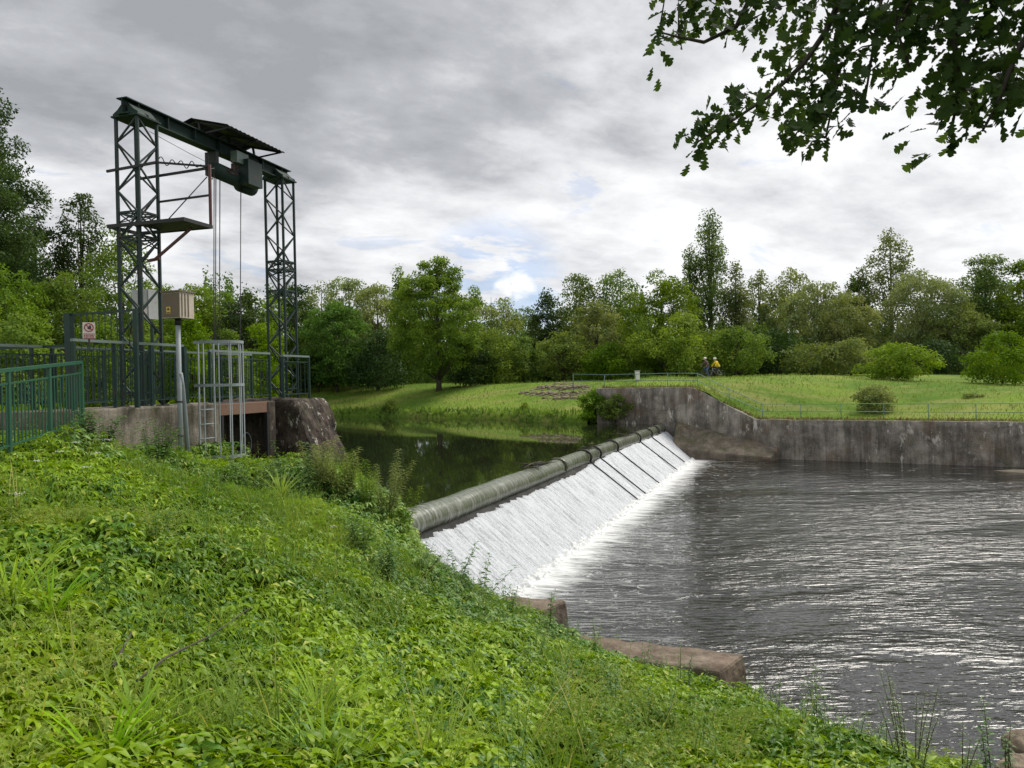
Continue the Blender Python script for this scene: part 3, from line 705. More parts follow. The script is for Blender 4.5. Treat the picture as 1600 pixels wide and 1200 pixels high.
# ---------------------------------------------------------------- gantry site: deck, wall, pier
def gbox(mb, a0, a1, b0, b1, z0, z1):
    c = G((a0 + a1) / 2, (b0 + b1) / 2, (z0 + z1) / 2)
    return mb.box(c, (a1 - a0, b1 - b0, z1 - z0), Matrix(((GA.x, -GB.x, 0), (GA.y, -GB.y, 0), (0, 0, 1))))
def rough(o, amt=.03, sub=3, scale=.8):
    m_ = o.modifiers.new('sub', 'SUBSURF'); m_.subdivision_type = 'SIMPLE'; m_.levels = sub; m_.render_levels = sub
    t = bpy.data.textures.new('rough', 'CLOUDS'); t.noise_scale = scale; t.noise_depth = 4
    d = o.modifiers.new('disp', 'DISPLACE'); d.texture = t; d.strength = amt; d.mid_level = .5; d.texture_coords = 'GLOBAL'
    return o
wallo = gbox(MB(), -2.0, 1.5, .10, .52, -3.2, DECK).build('river_wall', M_wallnear, None, .03); rough(wallo, .09, 5, .5)
tag(wallo, 'pale mossy concrete wall under the dark green railings behind the ladder cage', 'wall')
dk = gbox(MB(), -2.05, 1.45, -1.3, .12, DECK - .3, DECK - .01).build('deck_slab', M_wallnear); tag(dk, 'concrete walkway slab carrying the left lattice tower', 'walkway')
dk2 = gbox(MB(), 1.3, 3.14, .28, .48, DECK - .26, DECK - .02).build('bridge_beam', M_timber, None, .01); tag(dk2, 'rusty brown edge beam spanning the sluice opening', 'beam')
dk3 = gbox(MB(), 1.45, 3.12, -1.3, .26, DECK - .12, DECK - .015).build('footbridge_deck', M_black); tag(dk3, 'dark steel footbridge deck across the sluice opening', 'footbridge')
pier = empty('sluice_pier', G(4.3, 0, DECK), 'dark old concrete pier with a sloping buttress under the right lattice tower', 'pier')
pr = MB(); prof_ = [(-1.4, DECK), (.68, DECK), (.82, DECK - .16), (1.75, -3.4), (1.95, -6), (-1.4, -6)]
pr.prism([G(3.80, b_, z) for b_, z in prof_], GA * 1.45)
o = pr.build('pier_body', M_pier, pier, .06); set_world(o, Matrix()); rough(o, .20, 6, .45)
pr = MB(); gbox(pr, 3.13, 3.40, -.9, .50, -6, DECK - .015); o = pr.build('gate_pillar', M_pier, pier, .03); set_world(o, Matrix()); rough(o, .06, 3)
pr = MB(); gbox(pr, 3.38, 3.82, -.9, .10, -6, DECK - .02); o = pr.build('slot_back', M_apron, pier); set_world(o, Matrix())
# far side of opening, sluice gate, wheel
bk = gbox(MB(), 1.5, 3.12, -1.9, -1.7, -6, -.75).build('sluice_back_wall', M_apron); tag(bk, 'dark back wall inside the sluice opening', 'wall')  # near-black all over, same material as the weir apron
sg = empty('sluice_gate', G(2.5, 0, -2), 'dark steel sluice gate hanging in the opening below the hoist cables', 'sluice gate')
g_ = MB(); gbox(g_, 1.75, 3.1, -.35, -.25, -3.8, -1.9)
for z in (-2.0, -2.5, -3.0): gbox(g_, 1.75, 3.1, -.25, -.15, z - .05, z + .05)
o = g_.build('gate_leaf', M_black, sg); set_world(o, Matrix())
for a in (2.05, 3.05):
    g_ = MB(); gbox(g_, a - .03, a + .03, -.31, -.25, -1.95, -1.55); o = g_.build('lifting_eye', M_black, sg); set_world(o, Matrix())
g_ = MB(); c0 = G(2.95, .05, -1.28)
g_.tube([c0 + GB * .0 + (GA * math.cos(t) * .17 + Vector((0, 0, math.sin(t) * .24))) for t in np.linspace(0, 2 * math.pi, 25)], .014, 6)
o = g_.build('hand_ring', M_galv); tag(o, 'grey steel ring hanging inside the dark sluice opening', 'ring')
# gate guide rails on the pier edges
for i_, (a, lab) in enumerate(((1.56, 'dark steel guide rail at the left side of the sluice opening'), (3.08, 'dark rusty guide rail beside the pier at the right of the sluice opening'))):
    g_ = MB(); gbox(g_, a - .03, a + .03, .44, .52, -3.5, DECK - .27); tag(g_.build('guide_rail', M_black), lab, 'guide rail')

# ---------------------------------------------------------------- gantry
gan = empty('gantry', G(0, 0, DECK), 'tall dark green lattice gantry with two towers and a beam over the sluice', 'gantry')
ZP = 4.90
def tower(a_c, hw, ring_z, extra=0):
    cs = [(a_c - hw, -hw), (a_c + hw, -hw), (a_c + hw, hw), (a_c - hw, hw)]
    # parent mesh: bracing of the four faces
    br = MB(); nst = 12; hgt = (ZP - DECK)
    for k in range(4):
        c0, c1 = cs[k], cs[(k + 1) % 4]
        for i in range(nst):
            z0 = DECK + hgt * i / nst; z1 = DECK + hgt * (i + 1) / nst
            p, q = (c0, c1) if (i + k) % 2 else (c1, c0)
            br.bar(G(*p, z0), G(*q, z1), .027, .027)
        for z in (DECK + .25,) + tuple(ring_z): br.bar(G(*c0, z), G(*c1, z), .028, .035)
    for z in ring_z:
        br.bar(G(*cs[0], z), G(*cs[2], z + .01), .02, .02); br.bar(G(*cs[1], z), G(*cs[3], z - .01), .02, .02)
        for k in range(4):
            c0, c1 = cs[k], cs[(k + 1) % 4]; br.bar(G(*c0, z - .19), G(*c1, z), .018, .018); br.bar(G(*c1, z - .19), G(*c0, z), .018, .018)
    t = br.build('lattice_tower', M_green, gan); set_world(t, Matrix()); bpy.context.view_layer.update()
    for c in cs:
        m = MB(); L_ = .032
        m.bar(G(*c, DECK - .02), G(*c, ZP), .05, .05)
        o = m.build('leg', M_green, t); set_world(o, Matrix())
        m = MB(); gbox(m, c[0] - .08, c[0] + .08, c[1] - .08, c[1] + .08, DECK - .005, DECK + .02); o = m.build('foot_plate', M_black, t); set_world(o, Matrix())
    m = MB(); gbox(m, a_c - hw - .06, a_c + hw + .06, -hw - .06, hw + .06, ZP, ZP + .03)
    o = m.build('head_plate', M_beam, t); set_world(o, Matrix())
    m = MB()   # sloping cheeks between head plate and beam
    for sgn in (-1, 1):
        for aa in (a_c - hw - .03, a_c, a_c + hw):
            m.prism([G(aa, sgn * .06, ZP + .031), G(aa, sgn * (hw + .04), ZP + .031), G(aa, sgn * (hw + .04), ZP + .07), G(aa, sgn * .06, ZP + .21)], GA * .015)
        m.add([G(a_c - hw - .028, sgn * (hw + .045), ZP + .032), G(a_c + hw + .02, sgn * (hw + .045), ZP + .032), G(a_c + hw + .02, sgn * .07, ZP + .24), G(a_c - hw - .028, sgn * .07, ZP + .24)], [(0, 1, 2, 3)])
    o = m.build('gusset', M_beam, t); set_world(o, Matrix())
    return t
HW = .235
tL = tower(0, HW, (2.75, 3.19)); tR = tower(GLEN, HW, (2.25, 2.75, 2.95))
m = MB(); a0, a1 = -.34, GLEN + .34
gbox(m, a0, a1, -.010, .010, ZP + .05, ZP + .30); gbox(m, a0, a1, -.115, .115, ZP + .303, ZP + .323); gbox(m, a0, a1, -.115, .115, ZP + .032, ZP + .052)
for k in range(7):
    a = a0 + .3 + k * .75; gbox(m, a, a + .012, -.10, .10, ZP + .055, ZP + .30)
o = m.build('beam', M_beam, gan); set_world(o, Matrix())
# corrugated gable roof over the hoist
def corr(b0, z0, b1, z1, name):
    n = 60; rows = []
    for i in range(n):
        a = 1.62 + 2.05 * i / (n - 1); dz = .009 * math.sin(i * 2 * math.pi / 4)
        rows.append([tuple(G(a, b0 + (b1 - b0) * t, z0 + (z1 - z0) * t + dz)) for t in (0, .5, 1)])
    me_ = grid_np(name, np.array(rows)); o = link(name, me_, M_roof, gan); set_world(o, Matrix()); s_ = o.modifiers.new('t', 'SOLIDIFY'); s_.thickness = .006
    return o
corr(-.12, ZP + .60, .72, ZP + .38, 'roof_sheet'); corr(-.12, ZP + .602, -.72, ZP + .42, 'roof_sheet')
for a in (1.75, 2.65, 3.55):
    m = MB(); m.bar(G(a, -.70, ZP + .39), G(a, -.12, ZP + .57), .035, .035); m.bar(G(a, .70, ZP + .35), G(a, -.12, ZP + .56), .035, .035); m.bar(G(a, 0, ZP + .32), G(a, -.05, ZP + .56), .04, .04); m.bar(G(a, .05, ZP + .30), G(a, .66, ZP + .35), .03, .03)
    o = m.build('roof_bracket', M_black, gan); set_world(o, Matrix())
# service platform and its rails
PB = 1.28; PZ = 2.95
m = MB(); gbox(m, -.34, .36, HW + .03, PB, PZ - .04, PZ - .03)
k = 0
for x in np.arange(HW + .05, PB, .035): gbox(m, -.34, .36, x, x + .006, PZ - .03, PZ)
for (x0, x1, y0, y1) in ((-.37, -.34, -HW - .1, PB), (.36, .39, -HW - .1, PB), (-.37, .39, PB, PB + .03), (-.37, .39, -HW - .13, -HW - .10)): gbox(m, x0, x1, y0, y1, PZ - .055, PZ + .01)
pf = m.build('service_platform', M_black, gan); set_world(pf, Matrix()); bpy.context.view_layer.update()
def sub(mb, name, mt, par): o = mb.build(name, mt, par); set_world(o, Matrix()); return o
sub(MB().bar(G(.37, PB, PZ), G(.37, PB, PZ + 1.12), .045, .045), 'guard_post', M_rust, pf)
sub(MB().bar(G(.25, -HW + .02, PZ + .97), G(.37, PB - .02, PZ + 1.06), .03, .045), 'guard_rail', M_black, pf)
sub(MB().bar(G(.25, HW, PZ + .50), G(.37, PB - .02, PZ + .56), .03, .035), 'guard_rail', M_black, pf)
sub(MB().bar(G(-.33, -HW - .14, PZ + .98), G(-.33, .72, PZ + 1.03), .03, .045).bar(G(-.33, .72, PZ + 1.03), G(.37, PB - .02, PZ + 1.09), .025, .035), 'guard_rail', M_black, pf)
sub(MB().tube([G(.36, PB - .05, PZ + .9), G(-.30, PB - .35, PZ + .02)], .010, 6), 'stay_rod', M_black, pf)
sub(MB().bar(G(.0, HW + .10, PZ - .62), G(.0, PB - .12, PZ - .10), .035, .045).bar(G(0, HW - .05, PZ - .63), G(0, HW + .22, PZ - .60), .04, .05), 'knee_brace', M_rust, pf)
# looped supply cable on the rail
pts = [G(-.30 + .62 * t, .75 + .5 * t, PZ + 1.07 + .05 * math.sin(t * 30) + .03 * math.cos(t * 17)) for t in np.linspace(0, 1, 40)]
pts += [G(.6 + t * 1.3, 1.2 - 1.15 * t, PZ + 1.12 - .35 * math.sin(t * 3.1) + .75 * t) for t in np.linspace(0, 1, 16)]
sub(MB().tube(pts, .009, 5), 'supply_cable', M_black, gan)
sub(MB().tube([G(.3, .02, ZP - .10), G(1.3, .05, ZP - .22), G(2.0, .1, ZP - .3)], .005, 5), 'supply_cable', M_black, gan)

# hoist
ho = empty('electric_hoist', G(2.6, 0, 4.5), 'dark green electric hoist slung under the gantry beam with four cables', 'hoist')
c = G(2.15, .05, 4.52)
sub(MB().tube([G(1.98, .05, 4.55), G(2.02, .05, 4.55), G(2.9, .05, 4.52), G(2.95, .05, 4.52)], [.12, .165, .165, .13], 16), 'drum', M_beam, ho)
for a_, c_ in ((2.0, 2.10), (2.85, 2.92)): sub(gbox(MB(), a_, c_, -.12, .15, 4.42, 4.90), 'side_frame', M_black, ho)
sub(MB().tube([G(2.92, .05, 4.45), G(3.35, .05, 4.45), G(3.42, .05, 4.45)], [.17, .17, .10], 16), 'motor', M_beam, ho)
o = sub(gbox(MB(), 2.72, 3.22, .20, .42, 4.38, 4.92), 'control_box', M_green, ho); bpy.context.view_layer.update()
sub(gbox(MB(), 2.5, 2.9, .14, .30, 4.80, 5.05), 'terminal_box', M_greyrail, ho)
sub(MB().tube([G(2.3 + .25 * t + .1 * math.sin(t * 14), .26 + .03 * math.cos(9 * t), 4.78 - .25 * math.sin(t * 3.1)) for t in np.linspace(0, 1, 24)], .010, 5), 'hose', M_rust, ho)
for a, b_, zt in ((1.98, .12, 4.5), (2.16, .02, 4.45), (2.34, -.02, 4.45), (2.88, .10, 4.35)):
    sub(MB().tube([G(a, b_, zt), G(a + .02, b_ - .2, -1.6)], .011, 5), 'cable', M_cable, ho)

# ---------------------------------------------------------------- railings
def railing(name, p, q, z0, z1, h, label, npanel, mt, cap=None, bars=.115, lower=.12, upper=.14, post=.05, grp='dark green bar railings around the sluice', wide=None):
    root = empty(name, Vector((p[0], p[1], z0)), label, 'railing', grp)
    p, q = Vector(p), Vector(q); L = (q - p).length
    def pt(t, dz): v = p.lerp(q, t); return Vector((v.x, v.y, z0 + (z1 - z0) * t + dz))
    sub(MB().bar(pt(-.012, h), pt(1.0, h), .06, .045), 'handrail', cap or mt, root)
    sub(MB().bar(pt(0, h - upper), pt(1, h - upper), .022, .022), 'upper_rail', mt, root)
    sub(MB().bar(pt(0, lower), pt(1, lower), .03, .022), 'lower_rail', mt, root)
    for k in range(npanel + 1):
        t = k / npanel; w_ = post if not wide or k not in wide else post * 2.2
        sub(MB().bar(pt(t, -.03), pt(t, h - .025), w_, w_), 'post', mt, root)
    n = int(L / bars)
    for k in range(1, n):
        t = k / n
        if min(abs(t * npanel - round(t * npanel)) for _ in (0,)) * L / npanel < .05: continue
        sub(MB().bar(pt(t, lower), pt(t, h - upper), .014, .014), 'bar', mt, root)
    return root
railing('railing', G(-1.9, .44), G(.55, .44), DECK, DECK, 1.12, 'dark green bar railing with worn grey handrail on the river wall, left of the cage', 3, M_rail, M_greyrail, wide=(3,))
railing('railing', G(1.30, .44), G(3.35, .40), DECK, DECK, 1.05, 'dark green bar railing over the sluice opening between the ladder cage and the pier', 2, M_rail, M_greyrail)
railing('railing', G(-1.9, -1.25), G(4.7, -1.05), DECK, DECK, 1.10, 'rear dark green bar railing running behind both lattice towers', 6, M_rail, M_greyrail)
railing('railing', G(3.9, .38), G(5.0, .38), DECK, DECK, 1.02, 'short dark green railing at the foot of the right lattice tower', 1, M_rail, M_greyrail, bars=.16)
pA = at(-60, 560, 13.7); pB = at(106, 560, 13.2)
railing('railing', (pA.x, pA.y, 0), (pB.x, pB.y, 0), DECK, DECK, 1.1, 'dark railing at the far left behind the bright green ramp railing', 3, M_rail)
# ramp railing
ra = at(-70, 590, 8.3); rb = at(127, 566, 11.95)
railing('railing', (ra.x, ra.y, 0), (rb.x, rb.y, 0), ra.z - .98, rb.z - 1.0, 1.0, 'bright green ramp railing with square posts at the left edge beside the leafy bank', 3, M_bright, None, .105, .05, .17, .045)
# tall gate frame
gf = empty('gate_frame', at(108, 640, 13.2), 'tall dark green barred gate frame at the left end of the walkway', 'gate')
g0 = at(110, 600, 13.2); g1 = at(214, 600, 13.0)
def V3(p, z): return Vector((p.x, p.y, z))
sub(MB().bar(V3(g0, -.5), V3(g0, 1.33), .13, .10), 'post', M_rail, gf)
sub(MB().bar(V3(g1, DECK), V3(g1, 1.36), .07, .07), 'post', M_rail, gf)
sub(MB().bar(V3(g0, 1.30), V3(g1, 1.34), .035, .035), 'top_bar', M_rail, gf)
for k in range(1, 11):
    p = g0.lerp(g1, k / 11); sub(MB().bar(V3(p, DECK + .05), V3(p, 1.31), .012, .012), 'bar', M_rail, gf)

# prohibition sign: red ring with slash over a dark figure of a hand, text lines below
p = at(139, 516, 12.02); sgn_ = empty('warning_sign', p, 'small white sign with a red prohibition ring and red text lines above the handrail', 'sign')
dirc = Vector((-p.x, -p.y, 0)).normalized(); rt = Vector((-dirc.y, dirc.x, 0)); 
if rt.x < 0: rt = -rt
def sp(x, z, o_=0): return p + rt * x + Vector((0, 0, z)) + dirc * o_
def splate(mb, x0, x1, z0, z1, o0, o1): return mb.prism([sp(x0, z0, o0), sp(x1, z0, o0), sp(x1, z1, o0), sp(x0, z1, o0)], dirc * (o1 - o0))
sub(splate(MB(), -.088, .088, -.135, .125, 0, .006), 'sign_plate', M_signw, sgn_)
sub(MB().tube([sp(.062 * math.cos(t), .045 + .062 * math.sin(t), .009) for t in np.linspace(0, 2 * math.pi, 29)], .0075, 6), 'prohibition_ring', M_signr, sgn_)
sub(MB().bar(sp(-.044, .089, .012), sp(.044, .001, .012), .006, .013), 'slash', M_signr, sgn_)
mb = MB(); mb.prism([sp(x, z, .007) for x, z in ((-.018, .02), (.022, .01), (.034, .035), (.028, .07), (.018, .088), (.008, .075), (.0, .055), (-.02, .045))], dirc * .002); sub(mb, 'pictogram', M_signk, sgn_)
mb = MB()
splate(mb, -.078, .078, -.132, -.122, .007, .009)
for z in (-.060, -.084, -.106):
    x = -.075; random.seed(int(-z * 1000))
    while x < .07:
        w_ = random.uniform(.012, .03); splate(mb, x, min(.076, x + w_), z - .007, z + .007, .007, .009); x += w_ + .006
sub(mb, 'text_lines', M_signr, sgn_)
sub(MB().bar(sp(0, -.33, -.012), sp(0, .05, -.012), .02, .02), 'bracket', M_rail, sgn_)

# cabinet on its pole
cpt = G(.02, .80); cz = 1.24
cab = empty('control_cabinet', V3(cpt, -1.5), 'weathered beige control cabinet with a yellow warning label on a grey pole', 'cabinet')
def cbx(mb, da0, da1, db0, db1, z0, z1):
    return gbox(mb, .02 + da0, .02 + da1, .80 + db0, .80 + db1, z0, z1)
sub(cbx(MB(), -.16, .20, -.19, .19, cz, cz + .46), 'cabinet_body', M_boxw, cab)
sub(cbx(MB(), -.176, -.162, -.175, .175, cz + .02, cz + .44), 'cabinet_door', M_box, cab); bpy.context.view_layer.update()
sub(cbx(MB(), -.19, .23, -.21, .21, cz + .462, cz + .49), 'cabinet_lid', M_box, cab)
sub(cbx(MB(), -.182, -.178, -.09, .0, cz + .08, cz + .20), 'warning_label', M_yell, cab)
mb = MB(); tri = [(-.075, .14), (-.015, .14), (-.045, .19)]
mb.prism([G(.02 - .184, .80 + x, cz + z) for x, z in tri], GA * -.002); sub(mb, 'warning_triangle', M_signk, cab)
sub(cbx(MB(), -.183, -.1825, -.08, -.01, cz + .09, cz + .105), 'label_text', M_signk, cab)
mb = MB()
for b_ in (-.06, .02, .10): cbx(mb, -.12 + (b_ + .06), -.10 + (b_ + .06), .19, .20, cz + .02, cz + .44)
sub(mb, 'side_ribs', M_box, cab)
sub(MB().tube([V3(cpt, -2.0), V3(cpt, cz)], .043, 14), 'pole', M_galv, cab); sub(MB().tube([V3(cpt, cz - .12), V3(cpt, cz)], .055, 14), 'collar', M_black, cab)
for z in (-.9, -.28): sub(MB().tube([V3(cpt, z), V3(cpt, z + .03)], .052, 14), 'clamp', M_black, cab)
c2_ = G(.36, .74); mb = MB().tube([V3(G(.02, .83), .25), V3(G(.10, .80), .0), V3(G(.2, .76), -.5), V3(G(.26, .76), -1.35), V3(G(.36, .76), -1.42), V3(G(.95, .70), -1.36)], .04, 12)
o = mb.build('conduit_pipe', M_galv); tag(o, 'grey conduit pipe bending down the river wall beside the cabinet pole', 'pipe')
o = MB().tube([V3(G(-.75, .95), -1.5), V3(G(-.75, .95), -1.16), V3(G(-.70, .93), -1.10), V3(G(-.35, .55), -1.04)], .026, 10).build('drain_pipe', M_galv); tag(o, 'short bent drain pipe sticking out of the mossy concrete wall', 'pipe')
gc = G(.9, -.75); gbx = empty('grey_cabinet', V3(gc, DECK), 'flat grey electrical cabinet on legs standing behind the left lattice tower', 'cabinet')
sub(gbox(MB(), .7, .95, -.86, -.46, 1.34, 1.92), 'cabinet_body', M_greybox, gbx); sub(gbox(MB(), .685, .698, -.84, -.48, 1.36, 1.90), 'cabinet_door', M_greybox, gbx)
sub(gbox(MB(), .68, .684, -.62, -.48, 1.38, 1.55), 'notice', M_signw, gbx)
for b_ in (-.9, -.5): sub(MB().bar(G(.82, b_, DECK), G(.82, b_, 1.3), .05, .05), 'leg', M_rail, gbx)

# caged ladder
LA, LB0 = .975, .56
ld = empty('caged_ladder', G(LA, LB0, -1.8), 'grey galvanised ladder with a round safety cage in front of the river wall', 'ladder')
for a in (LA - .22, LA + .22): sub(MB().bar(G(a, LB0 + .06, -2.0), G(a, LB0 + .06, .84), .05, .022), 'stile', M_galv, ld)
for z in np.arange(-1.85, -.3, .28): sub(MB().tube([G(LA - .22, LB0 + .06, z), G(LA + .22, LB0 + .06, z)], .013, 8), 'rung', M_galv, ld)
CRr = .40; cb_ = LB0 + .42
for z in (.84, .02, -1.33):
    pts = [G(LA - .30, LB0 + .02, z)] + [G(LA + CRr * math.cos(t), cb_ + CRr * math.sin(t), z) for t in np.linspace(R(205), R(-25), 22)] + [G(LA + .30, LB0 + .02, z)]
    mb = MB()
    for a_, c_ in zip(pts[:-1], pts[1:]):
        mb.bar(a_, c_, .008, .055)
    sub(mb, 'hoop', M_galv, ld)
for t in (198, 150, 118, 90, 60, 25, -18):
    p = G(LA + (CRr - .012) * math.cos(R(t)), cb_ + (CRr - .012) * math.sin(R(t)))
    sub(MB().bar(V3(p, -1.75), V3(p, .86), .042, .010), 'cage_strap', M_galv, ld)

# ---------------------------------------------------------------- stone blocks on the near shore
def block(u0, v0, u1, v1, zt, depth, label, h=1.4, fl=0):
    a = onz(u0, v0, zt); c = onz(u1, v1, zt); d = (c - a).normalized(); n_ = Vector((d.y, -d.x, 0))
    n_ = n_ if n_.y < 0 else -n_
    e_ = d * .16
    m = MB(); t0 = [a, c, c + n_ * depth - d * .25, a + n_ * depth]
    b0 = [a - n_ * .12, c - n_ * .1 + e_, c + n_ * (depth + .1) + e_ * .5 - d * .2, a + n_ * (depth + .1)]
    m.add([Vector((q.x, q.y, zt - h)) for q in b0] + t0, [(3, 2, 1, 0), (4, 5, 6, 7), (0, 1, 5, 4), (1, 2, 6, 5), (2, 3, 7, 6), (3, 0, 4, 7)])
    o = m.build('stone_block', M_block, None, .05); rough(o, .09, 5, .35); tag(o, label, 'stone block', 'stone blocks at the foot of the near bank'); return o
block(790, 930, 884, 938, -4.35, .75, 'short brown stone block poking out of the greenery below the weir')
block(905, 990, 1163, 1021, -4.35, .85, 'long brown stone block with a squared end at the water edge in the foreground')
random.seed(5)
for k, (u, v, r, lab) in enumerate(((1618, 1172, .34, 'pale boulder at the right bottom corner of the shore'), (1592, 1204, .24, 'smaller brown boulder just below the pale corner boulder'))):
    p = onz(u, v, zL + .1); m = MB().ball(p, r, (1.2, 1, .6), 12, 8); o = m.build('boulder', M_rock); rough(o, .25, 2, .3); tag(o, lab, 'boulder', 'boulders on the near shore')

# ---------------------------------------------------------------- people and bicycles
def bike(org, face, label, colr):
    d = Vector((face[0], face[1], 0)).normalized(); M = Matrix(((d.x, -d.y, 0, org.x), (d.y, d.x, 0, org.y), (0, 0, 1, org.z), (0, 0, 0, 1)))
    r = empty('bicycle', org, label, 'bicycle', 'bicycles on the far path', M=M); bpy.context.view_layer.update()
    def s_(mb, nm, mt, par=None): o = mb.build(nm, mt, par or r); return o
    for x in (-.53, .53):
        wl = s_(MB().tube([(x + .33 * math.cos(t), 0, .35 + .33 * math.sin(t)) for t in np.linspace(0, 2 * math.pi, 25)], .022, 6), 'wheel', M_black)
        mb = MB()
        for k in range(10): t = k * math.pi / 5; mb.tube([(x, 0, .35), (x + .32 * math.cos(t), 0, .35 + .32 * math.sin(t))], .004, 4)
        s_(mb, 'spokes', M_galv, wl)
    m = MB()
    for p, q in (((-.53, 0, .35), (-.15, 0, .82)), ((-.53, 0, .35), (-.05, 0, .30)), ((-.05, 0, .30), (-.18, 0, .88)), ((-.15, 0, .80), (.40, 0, .86)), ((-.05, 0, .30), (.42, 0, .78)), ((.38, 0, .95), (.53, 0, .35))): m.tube([p, q], .018, 6)
    s_(m, 'frame', colr); s_(MB().tube([(.34, -.28, 1.02), (.38, 0, 1.0), (.34, .28, 1.02)], .015, 6), 'handlebar', M_black); s_(MB().ball((-.2, 0, .93), .12, (1.1, .6, .3)), 'saddle', M_black)
    return M
M_skin = mat('skin', lambda bb: principled(bb, (.45, .28, .20), .6))
def cloth(n, c): return mat(n, lambda bb: principled(bb, c, .8))
M_jy = cloth('yellow_cloth', (.72, .52, .02)); M_jb = cloth('maroon_cloth', (.10, .055, .055)); M_jean = cloth('blue_cloth', (.05, .09, .17)); M_pant = cloth('dark_cloth', (.025, .025, .03)); M_hel = cloth('helmet_white', (.75, .75, .72))
def remeshed(mb, name, mt, par, vox=.02):
    o = mb.build(name, mt, par); md = o.modifiers.new('r', 'REMESH'); md.mode = 'VOXEL'; md.voxel_size = vox; md.use_smooth_shade = True; return o
def rider(M, label, mj, mp, foot=False):
    r = empty('person', M.translation, label, 'person', 'cyclists on the far path', M=M); bpy.context.view_layer.update()
    hip = (-.18, 0, 1.0); ch = (.08, 0, 1.42); nk = (.12, 0, 1.52)
    m = MB(); m.tube([hip, (-.06, 0, 1.2), ch, nk], [.14, .135, .16, .06], 10); m.tube([nk, (.15, 0, 1.60)], .05, 8); m.ball((.18, 0, 1.68), .105, (1, .82, 1.15))
    m.ball((.285, 0, 1.665), .022)   # nose
    for s_ in (-1, 1):
        m.tube([(.06, .17 * s_, 1.42), (.18, .25 * s_, 1.22), (.33, .27 * s_, 1.05)], [.05, .042, .03], 8); m.ball((.36, .27 * s_, 1.035), .04, (1.1, .6, .8)); m.ball((.18, .085 * s_, 1.675), .025)
        for f in range(4): m.tube([(.37, (.245 + .016 * f) * s_, 1.04), (.40, (.245 + .016 * f) * s_, 1.02), (.385, (.245 + .016 * f) * s_, 1.0)], .009, 5)
        ft = (-.02, .26 * s_, .05) if (foot and s_ > 0) else (-.02 + .15 * s_, .11 * s_, .30 - .12 * s_)
        kn = ((hip[0] + ft[0]) / 2 + .26, .13 * s_, (hip[2] + ft[2]) / 2 + .10); m.tube([(hip[0], .08 * s_, hip[2]), kn, ft], [.09, .06, .042], 8); m.tube([(ft[0] - .05, ft[1], ft[2] - .02), (ft[0] + .17, ft[1], ft[2] - .03)], [.045, .035], 8)
    remeshed(m, 'body', M_skin, r)
    j = MB(); j.tube([(-.2, 0, 1.0), (-.07, 0, 1.2), ch, nk], [.175, .17, .19, .075], 12)
    for s_ in (-1, 1): j.tube([(.06, .15 * s_, 1.43), (.18, .25 * s_, 1.22), (.31, .27 * s_, 1.07)], [.078, .064, .05], 8)
    remeshed(j, 'jacket', mj, r)
    t = MB()
    t.ball((-.18, 0, .98), .16)
    for s_ in (-1, 1):
        ft = (-.02, .26 * s_, .12) if (foot and s_ > 0) else (-.02 + .15 * s_, .11 * s_, .34 - .12 * s_)
        kn = ((hip[0] + ft[0]) / 2 + .26, .13 * s_, (hip[2] + ft[2]) / 2 + .08); t.tube([(hip[0], .08 * s_, hip[2]), kn, ft], [.11, .08, .06], 8)
    remeshed(t, 'trousers', mp, r)
    h = MB(); h.ball((.165, 0, 1.745), .135, (1.15, .9, .72)); h.build('helmet', M_hel, r)
for (u, Y, face, lb, lr, mj, mp, cf) in ((1104, 66, (-.75, -.6), 'dark bicycle under the rider in the maroon jacket', 'cyclist in a dark maroon jacket, blue trousers and white helmet on the far path', M_jb, M_jean, M_black),
                                    (1120, 66.5, (-.85, -.25), 'grey bicycle under the rider in the yellow jacket', 'cyclist in a bright yellow jacket and white helmet on the far path', M_jy, M_pant, M_greybox)):
    p = at(u, 590, Y); M = bike(Vector((p.x, p.y, far_ground(p.x, p.y) - .02)), face, lb, cf); rider(M, lr, mj, mp, True)


